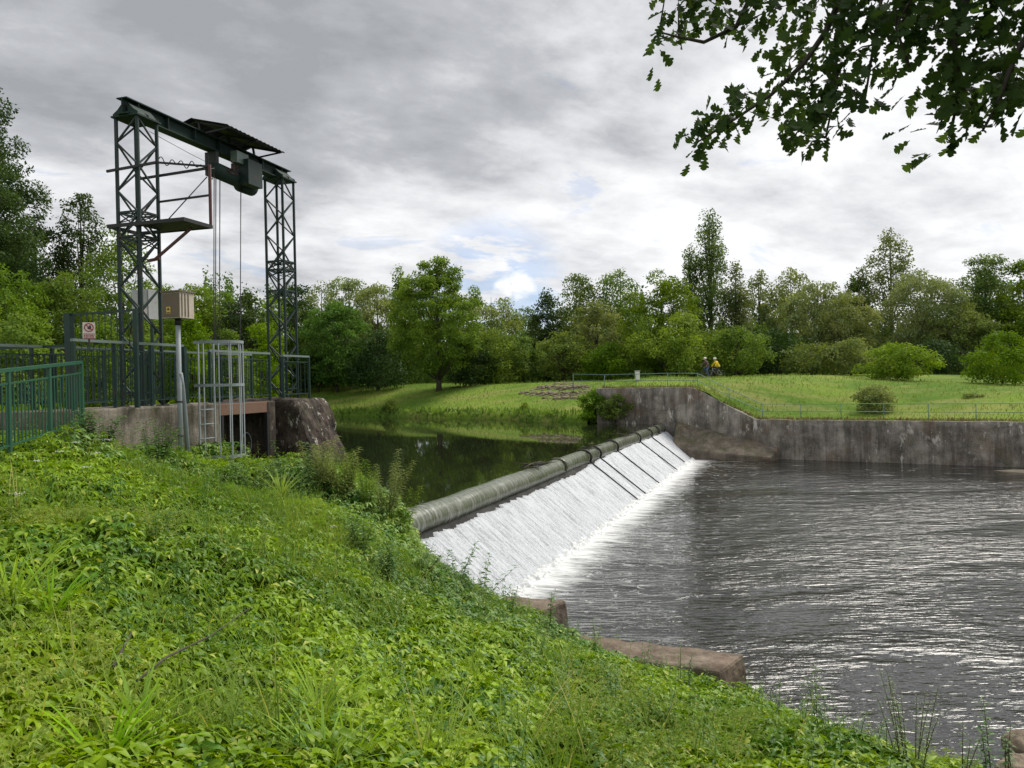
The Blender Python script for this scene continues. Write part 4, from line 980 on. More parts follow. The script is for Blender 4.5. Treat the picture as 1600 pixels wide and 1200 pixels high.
# ---------------------------------------------------------------- trees
def hit(u, v, Y0=53, Y1=120, st=.5):
    for Y in np.arange(Y0, Y1, st):
        p = at(u, v, Y)
        if p.z < far_ground(p.x, p.y): return p
    return at(u, v, Y1)
def crown(base, zb, zt, wd, p=.8, q=.7, ls=.22, lai=3.0, rc=.22, sparse=0.0, flat_=.65, droop=0.0, depth=1.0, T=T_FAR, nclump=None, spikes=0, lobk=1.0):
    H = zt - zb; area = wd * 2 * H * .75; nl = int(1.25 * lai * area / (ls * ls * .30)); nl = min(nl, 45000)
    r0 = rc * wd * (1.0 if wd > 1.2 * H * .3 else 1.2)
    nc = nclump or int(max(14, min(260, 5.5 * (2 * wd * H) / (math.pi * r0 * r0) * (1 - sparse))))
    hc_ = rng.random(nc * 4); hc_ = hc_[rng.random(nc * 4) < np.sin(math.pi * hc_ ** p) ** q + .1][:nc]; nc = len(hc_); h = hc_; az = rng.random(nc) * 2 * math.pi; rad = np.sqrt(rng.random(nc)) ** .7
    lob = 1 + lobk * .20 * np.sin(az * 2 + rng.random() * 6 + h * 5) + lobk * .13 * np.sin(az * 5 + h * 11 + rng.random() * 6)
    env = np.sin(math.pi * np.clip(h, .02, .985) ** p) ** q * lob
    C = np.stack([base[0] + (wd - r0 * .6) * env * rad * np.cos(az), base[1] + (wd - r0 * .6) * env * rad * np.sin(az) * depth, zb + r0 * .4 + (H - r0 * .9) * h], 1)
    R_ = r0 * (.55 + .75 * rng.random(nc)) * (1 - .22 * h)
    if spikes:   # leaders that break the outline at the top
        for k in range(spikes):
            a = rng.random() * 6.28; rr = rng.random() * wd * .55; t = rng.random(5)
            x0 = base[0] + rr * math.cos(a); y0 = base[1] + rr * math.sin(a); top = zt - H * (.02 + .35 * (rr / wd)) 
            C = np.concatenate([C, np.stack([x0 + rng.normal(size=5) * .15, y0 + rng.normal(size=5) * .15, top - H * .22 * t], 1)]); R_ = np.concatenate([R_, r0 * (.18 + .4 * t)])
    wts = R_ ** 2.2; idx = rng.choice(len(C), nl, p=wts / wts.sum())
    d = rdir(nl, .15); rr = rng.random(nl) ** .45
    off = d * (R_[idx] * rr)[:, None]; off[:, 2] *= flat_; out2 = norm((C[idx] - np.array([base[0], base[1], (zb + zt) / 2])) * np.array([1, 1, .3]) + 1e-3)
    off[:, 2] -= droop * R_[idx] * (off[:, 0] * out2[:, 0] + off[:, 1] * out2[:, 1]) / np.maximum(R_[idx], .01) * .8
    pos = C[idx] + off
    nrm = norm(d * .9 + rng.normal(size=(nl, 3)) * .55 + np.array([0, 0, .45])); ax = norm(d * np.array([1, 1, .2]) + rng.normal(size=(nl, 3)) * .6 + np.array([0, 0, -.35 - droop]))
    return leaves(T, pos, ax, nrm, ls * (.65 + .7 * rng.random(nl)), .62), C, R_
def tree(u, vt, Y, wpx, label, lm, base_v=None, kind='round', group=None, bare=.08, name='tree', gz=None, **kw):
    if base_v: p = hit(u, base_v); Y = p.y; g = p.z
    else: p = at(u, 600, Y); g = gz if gz is not None else None
    if g is None:
        g = far_ground(p.x, p.y) if (Y > 50 and u > 440) else float(bank_z(p.x, p.y))
    zt = at(u, vt, Y).z; wd = wpx / FPX * Y; H = zt - g
    K = dict(round=dict(p=.9, q=.42), oval=dict(p=.85, q=.48), cone=dict(p=.62, q=.8), poplar=dict(p=.66, q=.65, rc=.34, flat_=1.1), willow=dict(p=1.0, q=.42, droop=.35, rc=.26), birch=dict(p=.82, q=.55, rc=.21, sparse=.25, flat_=.9, droop=.3), bush=dict(p=.62, q=.45, rc=.3))[kind].copy(); K.update(kw)
    ls = K.pop('ls', max(.10, Y * .0030)); 
    t = empty(name, (p.x, p.y, g), label, 'tree' if name != 'bush' else 'bush', group)
    (Vv, L_, S_), C, R_ = crown((0, 0), H * bare, H, wd, ls=ls, **K)
    link('crown', mesh_np('crown', Vv, L_, S_), lm, t)
    m = MB(); r = max(.07, H * .016) * (1.3 if kind == 'round' else 1); n = 6
    if name != 'bush':
        pts = [(mnoise.noise(Vector((u, k, 1))) * .03 * H * (k / n), mnoise.noise(Vector((u, k, 9))) * .03 * H * (k / n), H * .93 * k / n - (.3 if k == 0 else 0)) for k in range(n + 1)]
        m.tube(pts, [r * (1.45 if k == 0 else 1) * (1 - .9 * k / n) for k in range(n + 1)], 8)
        order = rng.permutation(len(C))[:int(26)]
    else: order = rng.permutation(len(C))[:10]
    for i in order:
        c = C[i]; z0 = max(H * bare * .6, c[2] - .30 * H - np.hypot(c[0], c[1]) * .5) if name != 'bush' else 0; rr_ = r * (.42 if name != 'bush' else .3) * (1 - .6 * z0 / H)
        if np.hypot(c[0], c[1]) < .1: continue
        m.tube([(0, 0, z0), (c[0] * .5, c[1] * .5, z0 + (c[2] - z0) * .45), tuple(c)], [rr_, rr_ * .6, rr_ * .15], 5)
    m.build('trunk' if name != 'bush' else 'stems', M_bark, t)
    return t
GF = 'trees of the wood behind the far bank'; GLT = 'trees on the left bank behind the gantry'
# free standing trees on the grass
tree(527, 468, 0, 62, 'rounded dark green tree with drooping boughs standing alone beside the right lattice tower', L_round, base_v=613, kind='willow', bare=.09, droop=.5, rc=.18, lai=4.8, lobk=.3)
tree(498, 530, 0, 24, 'slender dark tree tucked at the left of the rounded drooping tree', L_dark, base_v=612, kind='oval', bare=.10)
tree(686, 398, 0, 84, 'large broad green tree with a spiky top and short trunk, alone on the far grass', L_centre, base_v=611, kind='oval', bare=.12, p=.72, q=.60, rc=.15, lai=4.8, spikes=30, lobk=.3, depth=.9)
tree(1402, 532, 62, 62, 'bright green spreading bush before the wood to the right', L_bright, kind='bush', name='bush', bare=.0, rc=.24, lai=4.5)
tree(1566, 515, 60, 58, 'mid green bushy tree at the right edge before the wood', L_mid, kind='bush', name='bush', bare=.0, rc=.22)
tree(1368, 597, 50.5, 33, 'small pale willow bush in the meadow behind the wall railing', L_willow, kind='bush', name='bush', bare=0, ls=.13, lai=5)
tree(930, 604, 53.9, 28, 'leafy green bush at the upstream corner of the far wall over the water', L_mid, kind='bush', name='bush', bare=0, ls=.14, gz=-3.2, lai=5)
tree(1519, 612, 51, 17, 'tiny grey-green shrub in the meadow at the right', L_willow, kind='bush', name='bush', bare=0, ls=.10)
tree(962, 612, 52.6, 27, 'dark shrub growing at the water edge against the upstream end of the wall', L_mid, kind='bush', name='bush', bare=0, ls=.13, gz=-3.1, lai=4)
tree(820, 628, 0, 10, 'low leafy shrub on the water edge left of the stone pitching', L_mid, base_v=645, kind='bush', name='bush', bare=0, ls=.12)
tree(612, 622, 0, 15, 'low weedy shrub at the water edge under the large broad tree', L_mid, base_v=645, kind='bush', name='bush', bare=0, ls=.12)
# the wood behind, each with its own outline
wood = [
 (462, 452, 96, 34, 'deep', 'oval', 'dark rounded tree seen just right of the right lattice tower top rail'),
 (505, 447, 104, 40, 'willow', 'birch', 'pale thin-topped tree behind the rounded drooping tree'),
 (548, 440, 100, 32, 'willow', 'willow', 'pale grey-green willow between the rounded tree and the large broad tree'),
 (592, 452, 96, 34, 'willow', 'willow', 'grey-green willow touching the left side of the large broad tree'),
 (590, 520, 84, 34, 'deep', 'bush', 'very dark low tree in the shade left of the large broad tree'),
 (630, 408, 92, 22, 'mid', 'poplar', 'narrow leader of a tree peeping above the left shoulder of the large broad tree'),
 (770, 468, 100, 38, 'willow', 'willow', 'pale willow just right of the large broad tree'),
 (775, 520, 82, 40, 'mid', 'bush', 'mid green low tree with dark underside right of the large broad tree'),
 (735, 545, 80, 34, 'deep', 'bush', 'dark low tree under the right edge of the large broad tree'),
 (820, 492, 110, 30, 'dark', 'oval', 'distant dark tree filling the low dip in the skyline'),
 (818, 535, 84, 36, 'mid', 'oval', 'bright-topped tree below the dip in the skyline'),
 (858, 463, 88, 28, 'deep', 'cone', 'dark pointed tree right of the dip in the skyline'),
 (903, 437, 92, 34, 'birch', 'birch', 'grey-green birch with an open rounded top, left of the taller birch'),
 (880, 530, 80, 34, 'mid', 'oval', 'mid green low tree above the stone pitching'),
 (935, 480, 84, 34, 'willow', 'oval', 'olive green tree between the two birches'),
 (972, 406, 94, 36, 'birch', 'birch', 'tall open birch with sky showing through, left of the dense dark tree'),
 (950, 545, 78, 34, 'mid', 'bush', 'low green tree left of the white meter cabinet'),
 (1035, 432, 80, 44, 'mid', 'oval', 'dense dark green tree left of the tallest poplar'),
 (1060, 500, 76, 62, 'mid', 'willow', 'broad dark tree with drooping layers right behind the cyclists'),
 (1113, 322, 88, 36, 'birch', 'poplar', 'tallest poplar with a twin spire standing above the cyclists'),
 (1082, 372, 89, 16, 'birch', 'poplar', 'thin spire leaning on the left of the tallest poplar'),
 (1152, 400, 86, 24, 'birch', 'poplar', 'shorter poplar at the right shoulder of the tallest poplar'),
 (1150, 520, 74, 44, 'mid', 'oval', 'mid green tree to the right of the cyclists'),
 (1188, 432, 96, 26, 'birch', 'birch', 'slender birch in the skyline right of the tallest poplar'),
 (1238, 414, 98, 40, 'willow', 'birch', 'open rounded pale tree halfway between the poplar and the tall aspen'),
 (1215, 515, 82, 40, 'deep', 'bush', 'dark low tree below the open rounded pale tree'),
 (1285, 450, 88, 40, 'willow', 'willow', 'rounded light grey-green willow left of the tall aspen'),
 (1270, 545, 74, 38, 'mid', 'bush', 'low green tree below the light grey-green willow'),
 (1330, 470, 84, 34, 'willow', 'willow', 'pale willow directly left of the bright spreading bush'),
 (1395, 352, 96, 46, 'birch', 'poplar', 'tall loose aspen with an open airy crown in the right half'),
 (1345, 432, 98, 26, 'dark', 'birch', 'dark open tree at the left foot of the tall aspen'),
 (1440, 432, 86, 52, 'willow', 'willow', 'large domed grey willow right of the tall aspen'),
 (1330, 540, 72, 42, 'willow', 'bush', 'low pale willow left of the bright spreading bush, near the meadow'),
 (1465, 540, 74, 36, 'deep', 'bush', 'dark low tree right of the bright spreading bush'),
 (1500, 480, 82, 40, 'willow', 'oval', 'olive tree between the domed willow and the tall right edge tree'),
 (1542, 390, 86, 42, 'birch', 'oval', 'tall grey-green tree near the right edge with two rounded tops'),
 (1605, 402, 84, 40, 'mid', 'oval', 'tall tree cut by the right edge of the view'),
 (1640, 470, 80, 50, 'mid', 'oval', 'tree just beyond the right edge behind the bushy tree'),
]
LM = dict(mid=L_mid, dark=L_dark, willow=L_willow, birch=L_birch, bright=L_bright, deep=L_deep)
for i, (u, vt, Y, wpx, lm, kind, lab) in enumerate(wood):
    kw = {}
    if kind == 'poplar': kw = dict(sparse=.1, lai=2.3, spikes=8)
    if 'aspen' in lab and 'tall loose' in lab: kw = dict(p=.7, q=.7, rc=.17, sparse=.25, lai=1.9, spikes=6, flat_=.8)
    if kind == 'birch': kw = dict(lai=2.3)
    if kind == 'oval': kw = dict(spikes=5)
    vt = vt - (0 if vt < 425 else 14)
    tree(u, vt, Y, wpx * (1.18 if kind == 'poplar' else 1.42), lab, LM[lm], kind=kind, group=GF, bare=.02 if kind == 'bush' else .05, **kw)
left = [
 (-38, 116, 31, 115, 'deep', 'oval', 'tall dark tree at the left edge with open layered boughs', dict(bare=.2, rc=.17, lai=5.5, p=.85, q=.5, ls=.12)),
 (-10, 200, 34, 70, 'deep', 'round', 'dark crown filling in behind the tall left edge tree', dict(bare=.2, lai=4)),
 (60, 330, 36, 70, 'deep', 'oval', 'dark tree below the tall left edge tree', dict()),
 (132, 298, 37, 50, 'deep', 'birch', 'slim dark tree with an open top left of the left lattice tower', dict(bare=.3, lai=2.2)),
 (195, 352, 33, 62, 'bright', 'oval', 'yellow-green tree directly behind the left lattice tower', dict()),
 (105, 418, 27, 76, 'bright', 'round', 'yellow-green maple behind the tall gate frame', dict()),
 (10, 410, 25, 84, 'bright', 'round', 'yellow-green maple at the left edge above the far left railing', dict()),
 (25, 482, 18.5, 62, 'bright', 'bush', 'brightest low yellow-green sapling just behind the far left railing', dict(name='bush', lai=4)),
 (155, 500, 21, 50, 'mid', 'bush', 'low green shrub behind the prohibition sign', dict(name='bush')),
 (255, 440, 38, 52, 'bright', 'round', 'yellow-green tree behind the beige cabinet', dict()),
 (300, 482, 34, 48, 'bright', 'bush', 'low bright tree seen over the ladder cage', dict()),
 (352, 508, 38, 44, 'mid', 'bush', 'low mid green tree seen between the hoist cables', dict()),
 (410, 500, 44, 46, 'bright', 'bush', 'bright green tree seen left of the right lattice tower', dict()),
 (298, 440, 78, 34, 'mid', 'round', 'rounded hilltop tree above the beige cabinet', dict()),
 (350, 452, 82, 40, 'mid', 'oval', 'dark hillside tree behind the hoist cables', dict()),
 (392, 450, 74, 34, 'deep', 'oval', 'dark tree with a ragged top left of the right tower', dict()),
 (430, 455, 86, 36, 'mid', 'oval', 'hillside tree seen through the right lattice tower', dict()),
 (240, 440, 70, 46, 'mid', 'oval', 'hillside tree seen between the left tower legs', dict()),
 (460, 510, 88, 36, 'dark', 'bush', 'low dark tree behind the short railing of the right tower', dict()),
 (322, 446, 80, 48, 'mid', 'round', 'broad hillside tree behind the leftmost hoist cable', dict()),
 (372, 462, 72, 44, 'deep', 'round', 'deep green hillside tree behind the rightmost hoist cable', dict()),
 (270, 462, 66, 44, 'mid', 'round', 'hillside tree right above the pole cabinet lid', dict()),
 (75, 545, 19.5, 42, 'mid', 'bush', 'small green shrub behind the dark left fence', dict(name='bush')),
 (-90, 420, 22, 90, 'mid', 'round', 'green tree just outside the left edge', dict()),
]
for u, vt, Y, wpx, lm, kind, lab, kw in left:
    tree(u, vt, Y, wpx, lab, LM[lm], kind=kind, group=GLT, **({'bare': .04, 'ls': max(.085, Y * .0036)} | kw))
# far-off wood closing the gaps behind
fwp = []
nl = 170000; uu = rng.uniform(-300, 1800, nl); Yd = rng.uniform(108, 135, nl); 
xw = (uu - 800) / FPX * Yd; hz = 9.5 + 2.2 * np.sin(uu * .021) + 1.6 * np.sin(uu * .057 + 1); dip = np.exp(-((uu - 822) / 45) ** 2) * 4.5
hz = hz + 4.2 * np.exp(-((uu - 330) / 190) ** 4); zz_ = -1 + (hz - dip + 1) * rng.random(nl) ** .8
pos = np.stack([xw, Yd + 3 * np.sin(uu * .2), zz_], 1)
n2 = 90000; pos2 = np.stack([rng.uniform(-75, 75, n2), rng.uniform(88, 95, n2), -1.6 + 7 * rng.random(n2)], 1); pos2[:, 2] += np.sin(pos2[:, 0] * .5) * 1.0
thick = link('thicket', tomesh('thicket', [leaves(T_FAR, pos2, rdir(n2, -.3), rdir(n2, .5), .34 * (.6 + .7 * rng.random(n2)), .7)]), L_dark); tag(thick, 'dark undergrowth filling the foot of the wood behind the far bank', 'undergrowth', kind='stuff')
far = link('distant_wood', tomesh('distant_wood', [leaves(T_FAR, pos, rdir(nl, -.3), rdir(nl, .5), .42 * (.6 + .7 * rng.random(nl)), .7)]), L_dark)
tag(far, 'dark distant woodland closing the view between the nearer trees', 'woodland', kind='stuff')

# ---------------------------------------------------------------- grass of the far bank
def far_grass():
    parts = []; 
    n = 110000
    i = rng.uniform(0, len(BP) - 2, n); 
    keep = np.array([(-24 < tw(BP[int(k)]) < 60) or (BP[int(k)].x > -40 and BP[int(k)].x < 60) for k in i]); i = i[keep]; n = len(i)
    j = rng.random(n) ** 1.1 * 15.5
    p = far_point(i, j); s = .10 + .20 * rng.random(n)
    parts.append(leaves(T_FAR, p - np.array([0, 0, .04]), norm(rng.normal(size=(n, 3)) * .35 + np.array([0, 0, 1])), rdir(n), s, .22))
    return tomesh('meadow_grass', parts)
hx = np.linspace(-420, 420, 160); hr = []
for a in hx:
    hh = 5.0 + 1.2 * mnoise.noise(Vector((a * .05, 0, 2))) + .8 * mnoise.noise(Vector((a * .3, 0, 5)))
    hr.append([(a, 142, -4), (a, 143, hh * .6), (a, 147, hh), (a, 190, hh + 1), (a, 320, -3)])
hl = link('hills', grid_np('hills', np.array(hr)), ground_mat('wooded_hill', (.022, .045, .012), (.045, .085, .02), (.015, .03, .008), .6, 1.0)); tag(hl, kind='structure')
o = link('meadow_grass', far_grass(), L_fargrass); tag(o, 'long grass covering the far bank and the slope behind the wall', 'grass', kind='stuff')
n = 9000; i = rng.uniform(0, len(BP) - 2, n); keep = np.array([tw(BP[int(k)]) < -7.0 and BP[int(k)].x > -40 for k in i]); i = i[keep]; n = len(i)
p = far_point(i, rng.uniform(.6, 4.2, n))
o = link('bank_reeds', tomesh('bank_reeds', [leaves(T_FAR, p, norm(rng.normal(size=(n, 3)) * .5 + np.array([0, 0, .9])), rdir(n), .30 + .35 * rng.random(n), .3)]), L_mid); tag(o, 'dark weeds and sedge fringing the waterline of the far bank', 'sedge', kind='stuff')
n = 5000; t = rng.uniform(-7, 60, n); q = rng.uniform(.3, .9, n); p = np.array([tuple(W0 + WD * a + WDn * c) for a, c in zip(t, q)]); p[:, 2] = [wall_top(a) - .02 for a in t]
o = link('coping_grass', tomesh('coping_grass', [leaves(T_FAR, p, norm(rng.normal(size=(n, 3)) * .7 + np.array([-WDn.x * .3, -WDn.y * .3, .5])), rdir(n), .12 + .2 * rng.random(n), .3)]), L_dry); tag(o, 'dry yellow grass along the edge of the far wall coping', 'grass', kind='stuff')
# left bank meadow
n = 60000; x = rng.uniform(-40, -6, n); y = rng.uniform(13.5, 75, n); 
k = (shore(x, y) > .2) & (x / y < -.26) & (x / y > -.95); x, y = x[k], y[k]; a_, b__ = gab(x, y); k = ~((a_ > -2.3) & (a_ < 5.5) & (b__ > -1.6)); x, y = x[k], y[k]; n = len(x)
p = np.stack([x, y, bank_z(x, y)], 1)
o = link('left_meadow_grass', tomesh('left_meadow_grass', [leaves(T_FAR, p, norm(rng.normal(size=(n, 3)) * .4 + np.array([0, 0, 1])), rdir(n), .12 + .28 * rng.random(n), .25)]), L_fargrass); tag(o, 'grass behind the walkway railings on the left', 'grass', kind='stuff')

# ---------------------------------------------------------------- foreground herbs
def lump(x, y):
    return np.array([mnoise.noise(Vector((a * .9, c * .9, 0))) * .5 + mnoise.noise(Vector((a * 2.3, c * 2.3, 5))) * .35 for a, c in zip(x, y)])
def herb_points(n, y0, y1, dmin=.0):
    y = y0 + (y1 - y0) * rng.random(n) ** .8; x = y * rng.uniform(-.92, .62, n)
    wgt = y / y1; k = rng.random(n) < wgt; x, y = x[k], y[k]
    s_ = shore(x, y); n_ = (x - P0.x) * NR.x + (y - P0.y) * NR.y; a_, bb_ = gab(x, y)
    k = (s_ > .12) & ~((a_ > -2.3) & (a_ < 5.4) & (bb_ < .58) & (bb_ > -2)) & ~((a_ > 3.2) & (a_ < 5.4) & (bb_ < 1.6)) & (y < 18.5) & ~((y > 12.6) & (x < -7.2)) & (np.hypot(x, y) > 1.9)
    # keep the tops of the stone blocks clear
    for (u0, v0, u1, v1) in ((800, 928, 892, 965), (925, 985, 1185, 1085)):
        q0 = onz(u0, v0, -4.35); q1 = onz(u1, v0 + 12, -4.35); d = (q1 - q0); L = d.length; d = d / L
        tt = (x - q0.x) * d.x + (y - q0.y) * d.y; ww = (x - q0.x) * d.y - (y - q0.y) * d.x
        k &= ~((tt > .25 * L) & (tt < L + .4) & (np.abs(ww) < .62))
    return x[k], y[k]
def herbs(name, n, y0, y1, T, lsz, ntrip, mt, hmin, hvar, label, thr=None, wdt=.52, up=.9):
    x, y = herb_points(n, y0, y1); lm = lump(x, y)
    if thr is not None:
        m2 = np.array([mnoise.noise(Vector((a * .55, c * .55, 11))) for a, c in zip(x, y)]); k = (m2 > thr[0]) & (m2 < thr[1]); x, y, lm = x[k], y[k], lm[k]
    z = bank_z(x, y); H = np.maximum(.10, hmin + hvar * (lm + .25 * rng.random(len(x)))); H *= np.clip(shore(x, y) / .8, .35, 1)
    N = len(x) * ntrip; i = np.repeat(np.arange(len(x)), ntrip)
    az = rng.random(N) * 6.283; rad = .02 + .13 * rng.random(N); hh = H[i] * (1 - .62 * rng.random(N) ** 1.5)
    c = np.stack([x[i] + rad * np.cos(az), y[i] + rad * np.sin(az), z[i] + hh], 1)
    parts = []
    tilt = rng.normal(size=(N, 3)) * .32 + np.array([0, 0, 1]) + np.stack([np.cos(az), np.sin(az), np.zeros(N)], 1) * .25
    sz = lsz * (.6 + .75 * rng.random(N))
    for da, f in ((0, 1.0), (1.15, .85), (-1.15, .85)):
        a2 = az + da + rng.normal(size=N) * .15
        ax = np.stack([np.cos(a2), np.sin(a2), -.12 + .35 * rng.normal(size=N) * .6], 1)
        parts.append(leaves(T, c, ax, tilt + rng.normal(size=(N, 3)) * .12, sz * f, wdt, bend=.15 + .2 * rng.random(N)))
    o = link(name, tomesh(name, parts), mt); tag(o, label, 'ground cover', kind='stuff'); return o
herbs('leafy_ground_cover', 4200, 1.5, 5.5, T_LEAF, .086, 13, L_herb, .20, .36, 'lush bright green three-leaved ground cover close to the viewer')
herbs('leafy_ground_cover', 9000, 5.5, 10.5, T_MID, .092, 12, L_herb, .19, .36, 'bright green leafy ground cover on the middle of the near bank')
herbs('leafy_ground_cover', 9000, 10.5, 18.5, T_MID, .10, 11, L_herb, .18, .32, 'bright green leafy ground cover near the river wall and weir')
herbs('dark_ground_cover', 5200, 1.8, 8.5, T_LEAF, .080, 9, L_herb2, .18, .38, 'darker green leafy patches among the near ground cover', thr=(.05, 9))
herbs('dark_ground_cover', 7000, 8.5, 18, T_MID, .10, 9, L_herb2, .18, .36, 'darker green leafy patches on the far part of the near bank', thr=(.05, 9))
def grass(name, specs, mt, label, kind='stuff'):
    parts = []
    for (cx, cy, rad, n, L, wd) in specs:
        a = rng.random(n) * 6.28; r = rad * np.sqrt(rng.random(n)); x = cx + r * np.cos(a); y = cy + r * np.sin(a)
        k = shore(x, y) > .1; x, y = x[k], y[k]; n = len(x); z = bank_z(x, y) + .02
        az = rng.random(n) * 6.28; lean = .15 + .55 * rng.random(n)
        ax = np.stack([np.cos(az) * lean, np.sin(az) * lean, np.ones(n)], 1); nr = np.stack([-np.cos(az), -np.sin(az), lean], 1)
        Ls = L * (.5 + .7 * rng.random(n)); parts.append(leaves(T_BLADE, np.stack([x, y, z], 1), ax, nr, Ls, wd / Ls, bend=-(.2 + .9 * rng.random(n)) * -1.0 * .6))
    o = link(name, tomesh(name, parts), mt); tag(o, label, 'grass', kind=kind); return o
def gpt(u, v):
    for Y in np.arange(2.5, 20, .1):
        p = at(u, v, Y)
        if p.z < float(bank_z(p.x, p.y)) + .3: return p
    return p
specs = []
for (u, v, rad, n, L, wd) in [(470, 800, .9, 1500, .55, .008), (420, 850, .8, 900, .55, .008), (520, 860, .7, 700, .5, .008), (300, 750, 1.0, 900, .5, .01), (330, 800, .8, 600, .5, .009), (560, 930, .6, 350, .5, .009), (980, 1010, .5, 500, .3, .008), (1050, 1010, .4, 300, .25, .008), (880, 1000, .5, 300, .35, .008),
                              (60, 760, 1.0, 600, .5, .010), (180, 730, 1.0, 600, .45, .010), (620, 870, .5, 300, .5, .008), (1350, 1150, .5, 500, .25, .008), (1430, 1190, .4, 400, .2, .008)]:
    p = gpt(u, v); specs.append((p.x, p.y, rad, n, L, wd))
for k in range(420):
    u = rng.uniform(0, 1300); v = rng.uniform(700, 1195); p = gpt(u, v)
    if float(shore(p.x, p.y)) > .3: specs.append((p.x, p.y, (.12), 18, rng.uniform(.35, .75), .010))
grass('fine_grass', specs, L_grass, 'fine pale grass growing up through the leafy ground cover')
L_tuft = leaf_mat('leaf_tuft', (.17, .33, .02), (.33, .50, .05), .3, vary=0)
def tuft(u, v, n, L, wd, label, mt=L_tuft):
    p = gpt(u, v); a = rng.random(n) * 6.28; r = .05 * rng.random(n); lean = .2 + .8 * rng.random(n)
    g = bank_z(np.array([p.x]), np.array([p.y]))[0] + .20
    t = empty('grass_tuft', (p.x, p.y, g), label, 'grass tuft', 'broad bladed grass tufts in the foreground')
    pos = np.stack([r * np.cos(a), r * np.sin(a), np.zeros(n)], 1); ax = np.stack([np.cos(a) * lean, np.sin(a) * lean, np.ones(n)], 1); nr = np.stack([-np.cos(a), -np.sin(a), lean], 1)
    Ls = 1.15 * L * (.6 + .6 * rng.random(n)); link('blades', tomesh('blades', [leaves(T_BLADE, pos, ax, nr, Ls, 1.3 * wd / Ls, bend=.25 + .55 * rng.random(n))]), mt, t)
tuft(500, 1110, 46, .42, .014, 'bright arching grass tuft in the lower middle of the bank')
tuft(505, 1180, 30, .36, .013, 'grass tuft just below the bright arching one at the bottom edge')
tuft(15, 940, 60, .50, .016, 'long drooping grass tuft at the left edge')
tuft(80, 950, 34, .42, .014, 'smaller drooping grass tuft right of the left edge one')
tuft(215, 1120, 34, .40, .018, 'broad bladed grass tuft near the bottom left')
tuft(160, 1180, 30, .36, .016, 'grass tuft at the bottom edge left of centre')
tuft(440, 770, 50, .55, .014, 'grassy tuft rising before the sluice pier')
tuft(545, 1180, 24, .32, .012, 'thin grass tuft at the bottom edge right of the bright arching one')

def upright(name, n, mt, label, h0, h1, lsz, T=T_LEAF, y0=1.8, y1=16, clus=.0, wdt=.42):
    x, y = herb_points(n * 3, y0, y1); 
    m2 = np.array([mnoise.noise(Vector((a * .8, c * .8, 23 + clus))) for a, c in zip(x, y)]); k = m2 > -.05; x, y = x[k][:n], y[k][:n]
    z = bank_z(x, y); parts = []; st = MB()
    for a, c, g in zip(x, y, z):
        H = rng.uniform(h0, h1); dx, dy = rng.normal(size=2) * .10 * H; nl_ = 18; tt = .3 + .7 * np.repeat(np.arange(9), 2) / 8; az = np.repeat(np.arange(9) * 1.57 + rng.random() * 6, 2) + np.tile([0, math.pi], 9)
        ps = np.stack([a + dx * tt ** 2, c + dy * tt ** 2, g + H * tt], 1)
        parts.append(leaves(T, ps, np.stack([np.cos(az), np.sin(az), .1 + 1.0 * (tt > .95) + 0 * az], 1), np.stack([-np.cos(az) * .2, -np.sin(az) * .2, np.ones(nl_)], 1) + rng.normal(size=(nl_, 3)) * .15, lsz * (1.2 - .7 * tt) * rng.uniform(.8, 1.2, nl_), wdt, bend=.35))
        st.tube([(a, c, g), (a + dx * .25, c + dy * .25, g + H * .5), (a + dx, c + dy, g + H)], [.004, .003, .001], 4, False)
    V_ = [leaves(T_FAR, np.zeros((0, 3)), np.zeros((0, 3)), np.zeros((0, 3)), .1, .1)] if False else parts
    sv = np.array(st.v); sf = np.array(st.f)
    V_.append((sv, sf.ravel(), np.full(len(sf), 4)))
    o = link(name, tomesh(name, V_), mt); tag(o, label, 'weeds', kind='stuff')
herbs('parsley_patch', 4200, 2.0, 9, T_MID, .042, 20, L_grass, .30, .34, 'fine feathery pale green foliage in patches among the broader leaves', thr=(-9, -.12), wdt=.42)
herbs('parsley_patch', 5200, 9, 17, T_MID, .060, 14, L_grass, .28, .34, 'fine feathery foliage in patches on the far part of the bank', thr=(-9, -.12), wdt=.42)
herbs('dock_leaves', 240, 1.8, 16, T_LEAF, .17, 5, L_herb2, .24, .2, 'scattered broad dock leaves among the ground cover', wdt=.6)
upright('nettles', 620, L_herb2, 'upright nettle-like weeds standing a little above the ground cover', .38, .66, .085)
upright('pale_weeds', 520, L_herb, 'paler upright weeds with narrow leaves scattered over the bank', .38, .62, .075, clus=7, wdt=.3)
for (q, lab) in (([(215, 1092), (260, 1052), (330, 1015), (395, 965)], 'long thin dark fallen branch lying across the leafy bank at lower left'), ([(178, 1068), (192, 1040), (206, 1012)], 'short dark broken twig sticking out of the leaves at lower left')):
    pp = [gpt(*k) + Vector((0, 0, .10)) for k in q]; o = MB().tube(pp, [.009, .008, .006, .003][:len(pp)], 6).build('fallen_branch', M_bark); tag(o, lab, 'branch')
